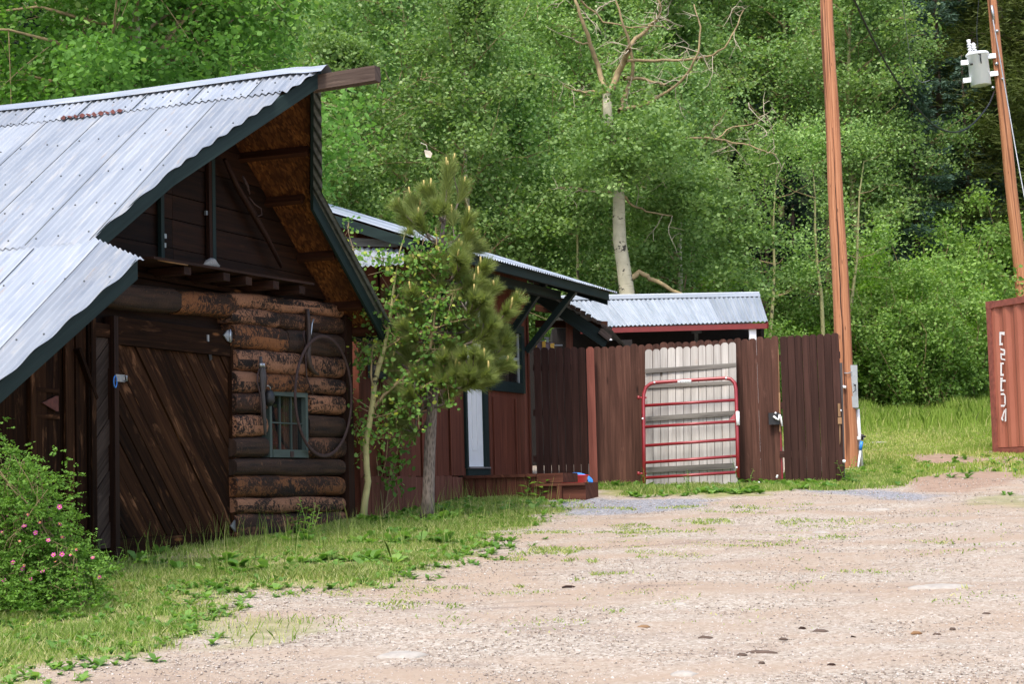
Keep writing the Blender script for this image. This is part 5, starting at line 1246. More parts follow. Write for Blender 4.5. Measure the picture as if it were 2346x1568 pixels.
# pebbles
def pebbles(n, seed):
    rng = np.random.default_rng(seed); y = 8.2 + 15 * rng.random(n * 3) ** 1.5; x = rng.uniform(-.31, .31, n * 3) * (y + 1); g, gr_, d = masks(x, y); k = (rng.random(n * 3) > g * 1.05) & ~under_buildings(x, y); x = x[k][:n]; y = y[k][:n]; g = gr_[k][:n]; m = len(x)
    s = .0028 + .0055 * rng.random(m) ** 3; s *= (1 + .015 * y)
    oct_ = np.array([(1, 0, 0), (0, 1, 0), (-1, 0, 0), (0, -1, 0), (0, 0, .7), (0, 0, -.7)]); P = np.stack([x, y, G(x, y) + s * .25], 1)
    a = rng.uniform(0, 2 * pi, m); ca, sa = np.cos(a), np.sin(a); st = rng.uniform(.6, 1.5, (m, 3)); O = oct_[None] * st[:, None] * s[:, None, None] * (1 + rng.uniform(-.25, .25, (m, 6, 1)))
    V = np.stack([O[..., 0] * ca[:, None] - O[..., 1] * sa[:, None], O[..., 0] * sa[:, None] + O[..., 1] * ca[:, None], O[..., 2]], -1) + P[:, None]
    T = np.array([(0, 1, 4), (1, 2, 4), (2, 3, 4), (3, 0, 4), (1, 0, 5), (2, 1, 5), (3, 2, 5), (0, 3, 5)]); idx = (T[None] + (np.arange(m) * 6)[:, None, None]).reshape(-1)
    r = np.repeat(rng.random(m), 8); return tag(fast('gravel', V.reshape(-1, 3), 3, 'pebble', r, None, idx), 'loose pinkish gravel pebbles over the drive', None, None, 'stuff')
pebbles(52000, 300)
# flat rocks set in the drive
def rock(px, py, wpx, hpx, label, seed):
    rng = np.random.default_rng(seed); P = gpt(px, py); Y_ = P[1]; rw = wpx / 2 * Y_ / F; rd = min(rw * .9, hpx / 2 * Y_ / F / .16); mb = MB(); n = 18; rings = []
    for (q, z) in ((1.0, -.03), (.97, .004), (.8, .012), (.45, .018)):
        rings.append([(math.cos(2 * pi * k / n) * rw * q * jj[k], math.sin(2 * pi * k / n) * rd * q * jj[k], z + rng.uniform(-.002, .002)) for k in range(n)] if (jj := [1 + .14 * math.sin(k * 1.3 + seed) + .08 * math.sin(k * 2.9 + seed * 2) for k in range(n)]) else None)
    vs = [p for r_ in rings for p in r_] + [(0, 0, .02)]; fs = [[i * n + k, i * n + (k + 1) % n, (i + 1) * n + (k + 1) % n, (i + 1) * n + k] for i in range(3) for k in range(n)] + [[3 * n + k, 3 * n + (k + 1) % n, 4 * n] for k in range(n)]
    mb._add(vs, fs, None, None, None, True); o = mb.build('flat_rock', 'rock', None); o.location = (P[0], P[1], float(G(P[0], P[1])) + .0); o.rotation_euler = (math.atan(.0675), 0, 0); tag(o, label, 'rock', 'pale flat rocks set in the gravel')
rock(920, 1504, 110, 22, 'largest pale flat rock in the gravel below the verge', 1)
rock(2157, 1347, 150, 13, 'long pale flat rock on the right side of the drive', 2)
rock(2014, 1015, 42, 5, 'pale flat rock lying in the grass beyond the near pole', 3)
rock(1880, 1223, 40, 6, 'small pale rock patch in the middle of the far gravel', 4)
rock(1555, 1388, 34, 7, 'small white stone in the middle of the gravel drive', 5)
rock(2010, 1170, 60, 6, 'thin pale stone at the far edge of the drive', 6)
rock(1565, 1548, 60, 20, 'rounded pale rock at the bottom edge of the gravel', 7)
def chip(px, py, wpx, label, seed, col='oldwood', h=.012):
    random.seed(seed); P = gpt(px, py); L_ = wpx * P[1] / F; mb = MB(); a = random.uniform(-.25, .25)
    pts = [(-L_ / 2, -a * L_ / 2, .004), (-L_ / 5, .01, h * 1.1), (L_ / 5, -.008, h), (L_ / 2, a * L_ / 2, .004)]; mb.tube(pts, [h * .5, h * 1.1, h * 1.0, h * .4], 6, jit=.3, sq=(1.4, .8)); o = mb.build('wood_chip', col, None); o.location = (P[0], P[1], float(G(P[0], P[1])))
    tag(o, label, 'wood chip', 'bits of bark and wood on the gravel')
for i, (x, y, w_, l_) in enumerate([(1303, 1348, 30, 'short brown stick left of centre on the gravel'), (1617, 1465, 34, 'flat dark bark chip at the left of the lower debris'), (1880, 1450, 36, 'thick reddish bark chip with a rounded top'), (1838, 1443, 16, 'small block of brown bark beside the thick chip'), (1795, 1468, 20, 'small brown bark flake below the bark block'),
    (1745, 1499, 70, 'long dark strip of bark on the wheel track'), (2100, 1455, 26, 'forked twig chip on the right gravel'), (2183, 1445, 14, 'little dark lump of bark on the far right gravel'), (2147, 1457, 18, 'thin dark sliver near the forked twig'), (1955, 1463, 12, 'tiny curled bark bit between the chips'),
    (1700, 1504, 24, 'short bark piece ahead of the long strip'), (1745, 1523, 14, 'dark round bark crumb near the bottom of the drive'), (1905, 1527, 18, 'brown crumb in the lower centre gravel'), (2260, 1409, 18, 'dark flat chip near the right frame edge'), (1475, 1440, 28, 'pale tan wood sliver on the middle gravel')]):
    chip(x, y, w_, l_, 500 + i, 'chip' if i in (14, 6) else 'redstain' if i % 3 == 0 else 'oldwood', .008 if w_ > 25 else .006)
# ================================================================ TREES
def crown_aspen(seed, Ht, base, R, nl, n_leaf, ls, tpl=RHO, r0=.09, sig=.2, tw=5, drop=.1, lean=(0, 0), prof=None):
    """returns (wood MB, leaf vertices, leaf rnd)"""
    rng = np.random.default_rng(seed); random.seed(seed); mb = MB(); K = 9; px_, py_ = rng.uniform(-.04, .04, 2)
    tp = [np.array([lean[0] * (i / K) + px_ * Ht * math.sin(i * .8) * .4, lean[1] * (i / K) + py_ * Ht * math.cos(i * .7) * .4 - py_ * Ht * .4, Ht * i / K - (.3 if i == 0 else 0)]) for i in range(K + 1)]
    mb.tube(tp, [max(.012, r0 * (1 - .85 * i / K)) for i in range(K + 1)], 9); tr = mb; lm = MB()
    anc = []; wts = []
    ti = lambda t: tp[min(K - 1, int(t * K))] + (tp[min(K, int(t * K) + 1)] - tp[min(K - 1, int(t * K))]) * (t * K - int(t * K))
    prof = prof or (lambda t: math.sin(pi * min(1, max(0.08, (t * .92 + .12)))) ** .6)
    for i in range(nl):
        t = base + (1 - base) * (i + rng.random()) / nl; t = min(t, .99); tt = (t - base) / (1 - base); L_ = R * prof(tt) * rng.uniform(.6, 1.1); az = rng.uniform(0, 2 * pi); el = rng.uniform(.15, .8) + tt * .3
        s = ti(t); d = np.array([math.cos(az) * math.cos(el), math.sin(az) * math.cos(el), math.sin(el)]); pts = [s]; m = 5
        for k in range(m): d = d + rng.normal(0, .14, 3) + [0, 0, .03 - drop * k / m]; d /= np.linalg.norm(d); pts.append(pts[-1] + d * L_ / m)
        rr = max(.012, r0 * .42 * (1 - t * .6)); lm.tube(pts, [rr * (1 - .85 * k / m) for k in range(m + 1)], 5, False)
        for k in range(2, m + 1): anc.append(pts[k]); wts.append(.8)
        for q in range(tw):
            k = rng.integers(1, m + 1); d2 = d * .5 + rng.normal(0, .7, 3); d2 /= np.linalg.norm(d2); l2 = L_ * rng.uniform(.2, .42); e1 = pts[k] + d2 * l2 * .5; e2_ = pts[k] + d2 * l2 + [0, 0, -.06 * l2]
            lm.tube([pts[k], e1, e2_], [.009, .006, .003], 3, False); anc += [e1, e2_]; wts += [1, 1.3]
    anc = np.array(anc); wts = np.array(wts); wts = wts * rng.uniform(.05, 1.5, len(wts)) ** 1.6; idx = rng.choice(len(anc), n_leaf, p=wts / wts.sum())
    off = rng.normal(0, sig, (n_leaf, 3)) * [1, 1, .75]; P = anc[idx] + off; V = leaves(rng, P, ls, tpl); cl = rng.random(len(anc)) * .45
    r = np.clip(cl[idx] + rng.random(n_leaf) * .5, 0, .99); r = np.where(rng.random(n_leaf) < .03, 1, r)
    return tr, lm, V, r
def put_tree(name, loc, label, cat, group, tr, lm, V, r, k, bark, limb, leaf, rz=0, sc=1):
    e_ = empty(name, loc, label, cat, group, rz); e_.scale = (sc, sc, sc)
    tr.build('trunk', bark, e_, recalc=False); lm.build('limbs', limb, e_, recalc=False); fast('crown', V, k, leaf, r, e_); return e_
ground_at = lambda x, y: (x, y, float(G(x, y)))
# --- big-leaved aspen behind the barn
t_ = crown_aspen(11, 8.6, .22, 3.5, 56, 88000, .066, HEX, .13, .20, 8, .3)
put_tree('quaking_aspen', ground_at(-4.9, 23.6), 'large leafy aspen right behind the barn roof at the upper left', 'tree', None, *t_, 8, 'aspen_bark', 'twig', 'leaf_big')
t_ = crown_aspen(12, 9.5, .25, 3.0, 36, 36000, .066, HEX, .13, .22, 6, .2)
put_tree('quaking_aspen', ground_at(-7.6, 26.5), 'darker big leaved aspen at the far upper left corner', 'tree', None, *t_, 8, 'aspen_bark', 'twig', 'leaf_big')
# --- background aspens
var = []
for s_, (Ht, base, R, nl, nlf) in enumerate(((8.8, .14, 2.1, 40, 34000), (9.8, .18, 2.3, 44, 36000), (7.6, .12, 2.2, 36, 32000), (10.5, .30, 2.0, 38, 32000))):
    var.append(crown_aspen(40 + s_, Ht, base, R, nl, int(nlf * .8), .074, RHO, .085, .185, 6, .12))
protos = []
rngb = np.random.default_rng(99)
def bg(vi, px_, Y_, sc, leaf, label, group, dy=0):
    x = float(at(px_, 600, Y_)[0]); loc = ground_at(x, Y_)
    key = (vi, leaf)
    src = [p for p in protos if p[0] == key]
    if not src:
        tr, lm, V, r = var[vi]; import copy as _c
        e_ = put_tree('quaking_aspen', loc, label, 'tree', group, tr, lm, V, r, 4, 'aspen_bark_green' if vi % 2 else 'aspen_bark', 'twig', leaf, rngb.uniform(0, 6.3), sc); protos.append((key, e_)); return e_
    e_ = dup(src[0][1]); e_.location = loc; e_.rotation_euler = (0, 0, rngb.uniform(0, 6.3)); e_.scale = (sc, sc, sc); e_['label'] = label; e_['group'] = group; return e_
row1 = [(640, 35.5, 1.0, 0), (800, 33.5, 1.0, 2), (930, 36, 1.05, 1), (1080, 34.5, 1.0, 0), (1215, 36.5, 1.0, 2), (1340, 38, 1.0, 1), (1560, 36.0, .95, 2), (1590, 38.2, .85, 0)]
for i, (px_, Y_, sc, vi) in enumerate(row1):
    lab = ['aspen just right of the big leaved tree above the barn ridge', 'aspen behind the projecting barn ridge beam', 'aspen above the left end of the house roof', 'aspen directly behind the top of the young pine', 'aspen between the young pine and the dead topped aspen', 'aspen just left of the dead topped aspen trunk', 'aspen just right of the dead topped aspen trunk', 'aspen above the middle of the open shed roof'][i]
    bg(vi, px_, Y_, sc, 'leaf_back' if i % 2 else 'leaf_back2', lab, 'aspens behind the buildings')
row2 = [(420, 40, 1.05, 3), (560, 41, 1.1, 1), (720, 42, 1.1, 0), (860, 41, 1.15, 3), (1000, 42.5, 1.1, 1), (1140, 41, 1.15, 2), (1270, 43, 1.1, 3), (1400, 42, 1.15, 0), (1510, 43.5, 1.2, 1), (1575, 45.5, 1.15, 2), (1790, 51, 1.25, 3), (1890, 48.5, 1.2, 1), (1985, 44, 1.15, 3), (2060, 45, 1.0, 0)]
for i, (px_, Y_, sc, vi) in enumerate(row2): bg(vi, px_, Y_, sc, 'leaf_back2' if i % 2 else 'leaf_back', 'green aspen crown in the dense grove on the lower hillside', 'aspens of the hillside grove')
row3 = [(x, 49 + (i * 37 % 5), 1.3, i % 4) for i, x in enumerate(range(250, 2050, 130))]
for (px_, Y_, sc, vi) in row3: bg(vi, px_, Y_, sc, 'leaf_back2', 'green aspen crown in the dense grove on the lower hillside', 'aspens of the hillside grove')
row4 = [(x, 60 + (i * 37 % 7), 1.5, (i + 1) % 4) for i, x in enumerate(range(200, 2000, 170))]
for (px_, Y_, sc, vi) in row4: bg(vi, px_, Y_, sc, 'leaf_back', 'green aspen crown in the dense grove on the lower hillside', 'aspens of the hillside grove')
# slim bare trunks seen between the crowns
def slim(px0, py0, px1, py1, Y_, r, label, bark='aspen_bark_green'):
    A_ = at(px0, py0, Y_); T = at(px1, py1, Y_); g = float(G(A_[0], Y_)); d = (T - A_) / (T[2] - A_[2]); mb = MB(); e_ = empty('slim_aspen', (A_[0], Y_, g), label, 'tree', 'slim trunks between the crowns')
    b0 = A_ - d * (A_[2] - g + .2); pts = [b0 + (T - b0) * i / 8 + [.03 * math.sin(i * 1.7 + px0), 0, 0] for i in range(9)]; mb.tube([tuple(p - np.array(e_.location)) for p in pts], [r * (1 - .1 * i) for i in range(9)], 9); mb.build('trunk', bark, e_, recalc=False)
    lm = MB(); random.seed(int(px0)); rg = np.random.default_rng(int(px0))
    tips = []
    for k in range(7):
        q = pts[4 + k % 5] - np.array(e_.location); az = rg.uniform(0, 6.28); v = np.array([math.cos(az), math.sin(az) * .4, .35]); l = rg.uniform(.5, 1.2); tips.append(q + v * l); lm.tube([q, q + v * l * .5 + [0, 0, -.05], q + v * l], [.016, .01, .004], 4, False)
    lm.build('limbs', 'twig', e_, recalc=False)
    tips += [pts[-1] - np.array(e_.location) + [0, 0, .1 * k] for k in range(5)]; T_ = np.array(tips)[rg.integers(0, len(tips), 3200)] + rg.normal(0, .24, (3200, 3)) + [0, 0, .25]; fast('crown', leaves(rg, T_, .06), 4, 'leaf_back', rg.random(3200) * .95, e_)
slim(1772, 600, 1778, 380, 37.5, .055, 'slim straight aspen trunk in the dark gap left of the near pole')
slim(1874, 600, 1860, 380, 38.0, .065, 'pale green aspen trunk just left of the near pole')
slim(1966, 520, 1978, 370, 39.0, .060, 'slender trunk just right of the near pole')
slim(1322, 600, 1316, 470, 34.0, .062, 'short pale trunk above the house eave beside the dead topped aspen')
slim(1748, 660, 1738, 420, 39.0, .035, 'thin dark leaning trunk in the dark gap', 'dark_trunk')
# --- dead topped aspen
def Pn(x, y, Y_): return at(x, y, Y_)
so_ = Pn(1438, 680, 33); se_ = empty('dead_topped_aspen', ground_at(so_[0], 33.0), 'old pale aspen with bare twisting dead limbs above the house eave', 'tree'); ivs = np.array(se_.location)
mb = MB(); path = [(1446, 900, 33), (1441, 760, 33), (1436, 670, 33), (1428, 610, 33), (1420, 555, 33), (1418, 500, 33), (1418, 455, 33), (1416, 430, 33)]
mb.tube([tuple(Pn(*q) - ivs) for q in path], [.155, .15, .14, .128, .12, .115, .11, .10], 14, jit=.03); mb.tube([tuple(Pn(*q) - ivs) for q in [(1416, 440, 33), (1420, 400, 33), (1404, 330, 33.1), (1392, 262, 33), (1390, 215, 33)]], [.10, .075, .08, .085, .085], 10, jit=.04)
mb.build('trunk', 'aspen_bark', se_, recalc=False)
rgs = np.random.default_rng(8)
mb = MB(); mt_ = MB()
def limb(P, r0, r1, twigs=6, Y_=33):
    twigs = int(twigs * .62)
    pts = [Pn(x, y, Y_ + .25 * math.sin(i)) - ivs for i, (x, y) in enumerate(P)]; sm_ = []
    for i in range(len(pts) - 1):
        for k in range(3): sm_.append(pts[i] + (pts[i + 1] - pts[i]) * k / 3 + rgs.normal(0, .012, 3))
    sm_.append(pts[-1]); n = len(sm_); mb.tube([tuple(q) for q in sm_], [r0 + (r1 - r0) * i / (n - 1) for i in range(n)], 7, False)
    for _ in range(twigs):
        q = sm_[rgs.integers(n // 4, n)]; v = rgs.normal(0, 1, 3) * [1, .5, .8]; v /= np.linalg.norm(v); l = rgs.uniform(.3, .9); c = [q]; 
        for k in range(6): v = v + rgs.normal(0, .38, 3); v /= np.linalg.norm(v); c.append(c[-1] + v * l / 6)
        mt_.tube([tuple(x) for x in c], [.011 - .0012 * k for k in range(7)], 4, False)
        for k in (2, 4):
            v2 = rgs.normal(0, 1, 3) * [1, .5, .8]; v2 /= np.linalg.norm(v2); mt_.tube([tuple(c[k]), tuple(c[k] + v2 * .15), tuple(c[k] + v2 * .28 + rgs.normal(0, .04, 3))], [.007, .005, .003], 3, False)
limb([(1390, 215), (1402, 200), (1418, 165), (1432, 135), (1440, 115)], .075, .05, 6); limb([(1440, 115), (1455, 88), (1490, 62), (1510, 40), (1512, 10), (1500, -20)], .045, .015, 14)
limb([(1390, 225), (1380, 190), (1370, 150), (1352, 100), (1335, 45), (1318, 0), (1300, -40)], .06, .02, 10); limb([(1352, 100), (1335, 100), (1318, 95)], .02, .012, 3)
limb([(1428, 178), (1445, 178), (1480, 180), (1510, 190), (1525, 195)], .038, .02, 6); limb([(1420, 255), (1428, 230), (1445, 190), (1450, 130), (1432, 60), (1410, 0)], .05, .018, 10)
limb([(1436, 138), (1500, 138), (1560, 138), (1620, 132), (1660, 110), (1685, 70), (1705, 20)], .030, .01, 14); limb([(1428, 252), (1480, 235), (1530, 212), (1570, 175), (1600, 120), (1605, 60), (1590, 10)], .035, .012, 14)
limb([(1380, 215), (1350, 208), (1320, 210), (1290, 195)], .025, .010, 6); limb([(1392, 300), (1370, 305), (1340, 300)], .03, .02, 4); limb([(1410, 440), (1370, 440), (1320, 432), (1280, 428)], .022, .008, 8)
limb([(1425, 445), (1450, 470), (1480, 485), (1540, 495)], .026, .012, 6); limb([(1420, 430), (1440, 385), (1470, 370), (1500, 385)], .04, .012, 12); limb([(1440, 640), (1465, 625), (1490, 640), (1540, 665), (1570, 680)], .055, .03, 3)
limb([(1570, 315), (1640, 318), (1700, 330), (1750, 345), (1780, 355)], .022, .007, 12); limb([(1640, 318), (1680, 290), (1730, 285), (1740, 265), (1715, 235)], .014, .006, 8); limb([(1330, 0), (1380, 50), (1440, 62), (1520, 60)], .02, .01, 8)
mb.build('dead_limb', 'twig', se_, recalc=False); tag(mt_.build('dead_twigs', 'deadtwig', se_, recalc=False), kind='stuff')
nC = 23000; cen = np.array([Pn(x, y, 32.5 + dy_ + (1.4 if y > 395 else 0)) - ivs for x, y, dy_ in ((1400, 300, 0), (1470, 300, .2), (1530, 340, 0), (1380, 340, .3), (1350, 380, 0), (1450, 360, -.3), (1560, 400, 0), (1600, 440, .2), (1500, 420, 0), (1330, 440, .2), (1620, 500, 0), (1540, 520, .2), (1650, 560, 0), (1310, 520, .2), (1680, 600, .3), (1500, 580, .5), (1260, 480, .2))])
cen = np.concatenate([cen + rgs.normal(0, 1, cen.shape) * [.42, .4, .30] for _ in range(9)]); wc = rgs.uniform(.1, 1.5, len(cen)); ci_ = rgs.choice(len(cen), nC, p=wc / wc.sum()); P_ = cen[ci_] + rgs.normal(0, 1, (nC, 3)) * [.17, .17, .11]; fast('crown', leaves(rgs, P_, .074), 4, 'leaf_back', np.clip((rgs.random(len(cen)) * .45)[ci_] + rgs.random(nC) * .5, 0, 1), se_)
# --- conifers
def conifer(seed, Ht, R, n_br, n_leaf, ls, mat, base=.08, droop=.35, tpl=LON, tr_r=.14, tuft=False):
    rng = np.random.default_rng(seed); tr = MB(); tr.tube([(0, 0, -.3), (.05, 0, Ht * .5), (0, 0, Ht)], [tr_r, tr_r * .6, .02], 8); lm = MB(); A_ = []; D_ = []
    for i in range(n_br):
        t = base + (1 - base) * ((i + rng.random()) / n_br); L_ = R * (1 - t) ** .75 * rng.uniform(.7, 1.1) + .12; az = rng.uniform(0, 2 * pi); h = t * Ht; d = np.array([math.cos(az), math.sin(az), rng.uniform(-.1, .25)]); p = np.array([0, 0, h]); pts = [p]
        for k in range(5): d = d + [0, 0, -droop * .22 + (.16 if k > 2 else 0)]; d /= np.linalg.norm(d); pts.append(pts[-1] + d * L_ / 5)
        lm.tube([tuple(q) for q in pts], [.028 * (1 - t) + .008, .02, .015, .012, .008, .005], 4, False)
        m = int(n_leaf / n_br * (L_ / R + .25)); tt = rng.random(m) ** .6 * 4.98; k = tt.astype(int); f_ = (tt - k)[:, None]; PA = np.array(pts); base_p = PA[k] * (1 - f_) + PA[k + 1] * f_; sd = np.array([-math.sin(az), math.cos(az), 0]); spread = (L_ * .34 * (1.1 - tt / 5.5))
        o_ = rng.uniform(-1, 1, m); PP = base_p + sd * (o_ * spread)[:, None] + np.array([0, 0, -1]) * (np.abs(rng.normal(0, .07, m)) + .12 * np.abs(o_) * spread)[:, None]
        if tuft: PP = PA[np.clip(k + 1, 2, 5)] + rng.normal(0, .17, (m, 3))
        A_.append(PP); D_.append(d * .7 + sd * np.sign(o_)[:, None] * .7 + rng.normal(0, .35, (m, 3)) + [0, 0, -.15])
    P = np.concatenate(A_); D = np.concatenate(D_); V = needles(rng, P, D, ls, tpl * [1, 1] if tpl is not NDL else NDL, .35); cl = vnoise(P[:, 0] * 3 + 9, P[:, 2] * 3 + P[:, 1] * 2, 1.1, seed); return tr, lm, V, np.clip(cl * .6 + rng.random(len(P)) * .4, 0, 1)
SPR = np.array([(0, -.1), (.16, .3), (.07, 1), (-.07, 1), (-.16, .3)])
cv = [conifer(70, 11, 2.5, 120, 42000, .11, 'spruce', tpl=SPR), conifer(71, 9, 2.2, 100, 36000, .11, 'spruce', tpl=SPR), conifer(72, 12, 2.3, 90, 46000, .15, 'pineneedle', .2, .1, tpl=SPR * [.6, 1], tuft=True)]
cp = {}
def con(vi, px_, Y_, sc, leaf, name, label, group=None):
    x = float(at(px_, 600, Y_)[0]); loc = ground_at(x, Y_)
    if (vi, leaf) in cp: e_ = dup(cp[(vi, leaf)]); e_.location = loc; e_.rotation_euler = (0, 0, rngb.uniform(0, 6.3)); e_.scale = (sc,) * 3; tag(e_, label, None, group); return
    e_ = put_tree(name, loc, label, 'tree', group, *cv[vi], 5, 'dark_trunk', 'dark_trunk', leaf, rngb.uniform(0, 6), sc); cp[(vi, leaf)] = e_
con(0, 2165, 47.5, 1.05, 'spruce', 'blue_spruce', 'blue green spruce left of the pole transformer')
con(1, 2105, 44.5, .85, 'spruce', 'blue_spruce', 'smaller bluish spruce under the sagging black cable')
con(1, 2225, 46, .8, 'spruce', 'blue_spruce', 'bluish spruce below the transformer tank')
con(2, 2320, 46.5, 1.1, 'pineneedle', 'forest_pine', 'dark olive pine behind the farther pole')
con(2, 2400, 45, 1.0, 'pineneedle', 'forest_pine', 'dark olive pine at the right edge of the picture')
con(2, 2255, 52, 1.2, 'pineneedle', 'forest_pine', 'taller dark pine on the slope behind the spruces')
con(0, 1760, 42.0, .58, 'shadespruce', 'shaded_spruce', 'spruce tinted near-black for shade filling the gap above the shed end')
con(0, 1700, 43.0, .56, 'shadespruce', 'shaded_spruce', 'black shaded spruce left of the gap above the shed')
con(1, 1822, 43.0, .66, 'shadespruce', 'shaded_spruce', 'black shaded spruce just left of the near pole')
con(2, 2060, 57, 1.3, 'pineneedle', 'forest_pine', 'tall pine high on the slope near the top right')
con(0, 2190, 60, 1.3, 'spruce', 'blue_spruce', 'upper blue green spruce on the slope at the top right')
con(2, 2450, 55, 1.4, 'pineneedle', 'forest_pine', 'big dark pine beyond the right frame edge')
con(0, 20, 36, 1.0, 'shadespruce', 'shaded_spruce', 'dark spruce behind the aspens at the upper left')
for i, x in enumerate(range(1500, 2500, 130)): con(2 if i % 2 else 0, x, 72 + i % 3 * 4, 1.6, 'pineneedle' if i % 2 else 'spruce', 'forest_pine' if i % 2 else 'blue_spruce', 'shadowy conifer high on the slope behind the grove', 'conifers of the upper slope')
for i, x in enumerate(range(150, 1450, 160)): con(0, x, 76 + i % 3 * 4, 1.6, 'spruce', 'blue_spruce', 'shadowy conifer high on the slope behind the grove', 'conifers of the upper slope')
# --- shrubs
def shrub(seed, R, Ht, n_leaf, ls, nst=22, sig=.11, tpl=RHO):
    rng = np.random.default_rng(seed); lm = MB(); A_ = []
    for i in range(nst):
        az = rng.uniform(0, 2 * pi); rr = R * math.sqrt(rng.random()); L_ = Ht * rng.uniform(.5, 1.05) * (1 - .35 * (rr / R) ** 2); p = np.array([rr * .3 * math.cos(az), rr * .3 * math.sin(az), -.1]); tgt = np.array([rr * math.cos(az), rr * math.sin(az), L_]); pts = [p]
        for k in range(1, 6): q = p + (tgt - p) * (k / 5) + rng.normal(0, .05, 3) * R; pts.append(q)
        lm.tube([tuple(q) for q in pts], [.022, .018, .014, .011, .007, .004], 4, False); A_ += pts[1:]
        for _ in range(5):
            k = rng.integers(1, 6); v = rng.normal(0, 1, 3); v[2] = abs(v[2]) * .5; v /= np.linalg.norm(v); l = R * rng.uniform(.2, .45); lm.tube([tuple(pts[k]), tuple(pts[k] + v * l)], [.007, .003], 3, False); A_ += [pts[k] + v * l * .6, pts[k] + v * l]
    A_ = np.array(A_); w = rng.uniform(.1, 1.4, len(A_)); idx = rng.choice(len(A_), n_leaf, p=w / w.sum()); P = A_[idx] + rng.normal(0, sig, (n_leaf, 3)); P[:, 2] = np.maximum(P[:, 2], .03); cl = rng.random(len(A_)) * .45
    return lm, leaves(rng, P, ls, tpl), np.clip(cl[idx] + rng.random(n_leaf) * .5, 0, 1)
sv = [shrub(81, 1.5, 3.0, 20000, .068), shrub(82, 1.2, 2.3, 15000, .068), shrub(83, .9, 3.4, 12000, .068)]; sp = {}
def sh(vi, px_, Y_, sc, leaf, label, group, name='willow_shrub'):
    x = float(at(px_, 800, Y_)[0]); loc = ground_at(x, Y_)
    if (vi, leaf) in sp: e_ = dup(sp[(vi, leaf)]); e_.location = loc; e_.rotation_euler = (0, 0, rngb.uniform(0, 6.3))
    else:
        e_ = empty(name, loc, label, 'shrub', group, rngb.uniform(0, 6)); lm, V, r = sv[vi]; lm.build('stems', 'twig', e_, recalc=False); fast('foliage', V, 4, leaf, r, e_); sp[(vi, leaf)] = e_
    e_.scale = (sc,) * 3; tag(e_, label, None, group)
for a in [(0, 2010, 39.5, 1.0, 'leaf_willow', 'rounded willow shrub just right of the near pole', None), (0, 2110, 38.8, .95, 'leaf_willow', 'wide willow shrub between the near pole and the container', None), (0, 2215, 39.5, 1.0, 'leaf_willow', 'willow shrub directly left of the container', None),
          (0, 1900, 40.5, 1.0, 'leaf_willow', 'willow shrub behind the fence end left of the pole', None), (0, 1805, 40, 1.0, 'leaf_willow', 'willow shrub past the right end of the shed roof', None),
          (0, 2060, 42, 1.3, 'leaf_willow', 'taller willow clump above the shrubs right of the pole', None), (0, 2180, 42.5, 1.35, 'leaf_willow', 'tall willow clump behind the container corner', None), (0, 2285, 45, 1.3, 'leaf_willow', 'bushy willow behind the container and the farther pole', None), (0, 2380, 45.5, 1.35, 'leaf_willow', 'willow shrub above the container at the right edge', None),
          (2, 1648, 34.5, .92, 'leaf_lime', 'lime green shrub rising behind the shed roof', None), (1, 1560, 35.5, 1.0, 'leaf_lime', 'low lime green shrub right of the dead topped aspen trunk', None), (1, 1480, 35.0, .95, 'leaf_lime', 'low lime green shrub behind the left end of the shed roof', None), (2, 1985, 41, 1.05, 'leaf_lime', 'tall lime green shrub right of the near pole', None),
          (1, 1850, 39.0, .8, 'leaf_lime', 'tall lime green shrub in the gap left of the near pole', None), (1, 2120, 41, 1.2, 'leaf_lime', 'lime tinted shrub above the willow row', None), (1, 1735, 36, .9, 'leaf_willow', 'small shrub at the right gable of the shed', None), (2, 1705, 36, .55, 'leaf_willow', 'narrow shrub in the dark gap above the shed end', None), (1, 1330, 35, 1.2, 'leaf_willow', 'shrub behind the house eave beside the pale trunks', None),
          (0, 1230, 36, 1.1, 'leaf_willow', 'shrub hidden behind the house roof and young pine', None), (0, 2440, 45, 1.2, 'leaf_willow', 'willow shrub beyond the container at the frame edge', None)]: sh(*a)
# pale scrap high in the branches
q = at(980, 352, 31.5); mb = MB(); mb.prism([(-.06, 0, .07), (.04, 0, .05), (.08, 0, .0), (.05, .01, -.07), (-.03, 0, -.06), (-.05, .01, 0)], (0, .02, 0)); mb.tube([(0, 0, .06), (-.02, 0, .15), (-.12, .02, .2)], .006, 5); o = mb.build('pale_scrap', 'paper', None); o.location = tuple(q); tag(o, 'small pale scrap caught in the branches left of the young pine top', 'scrap')
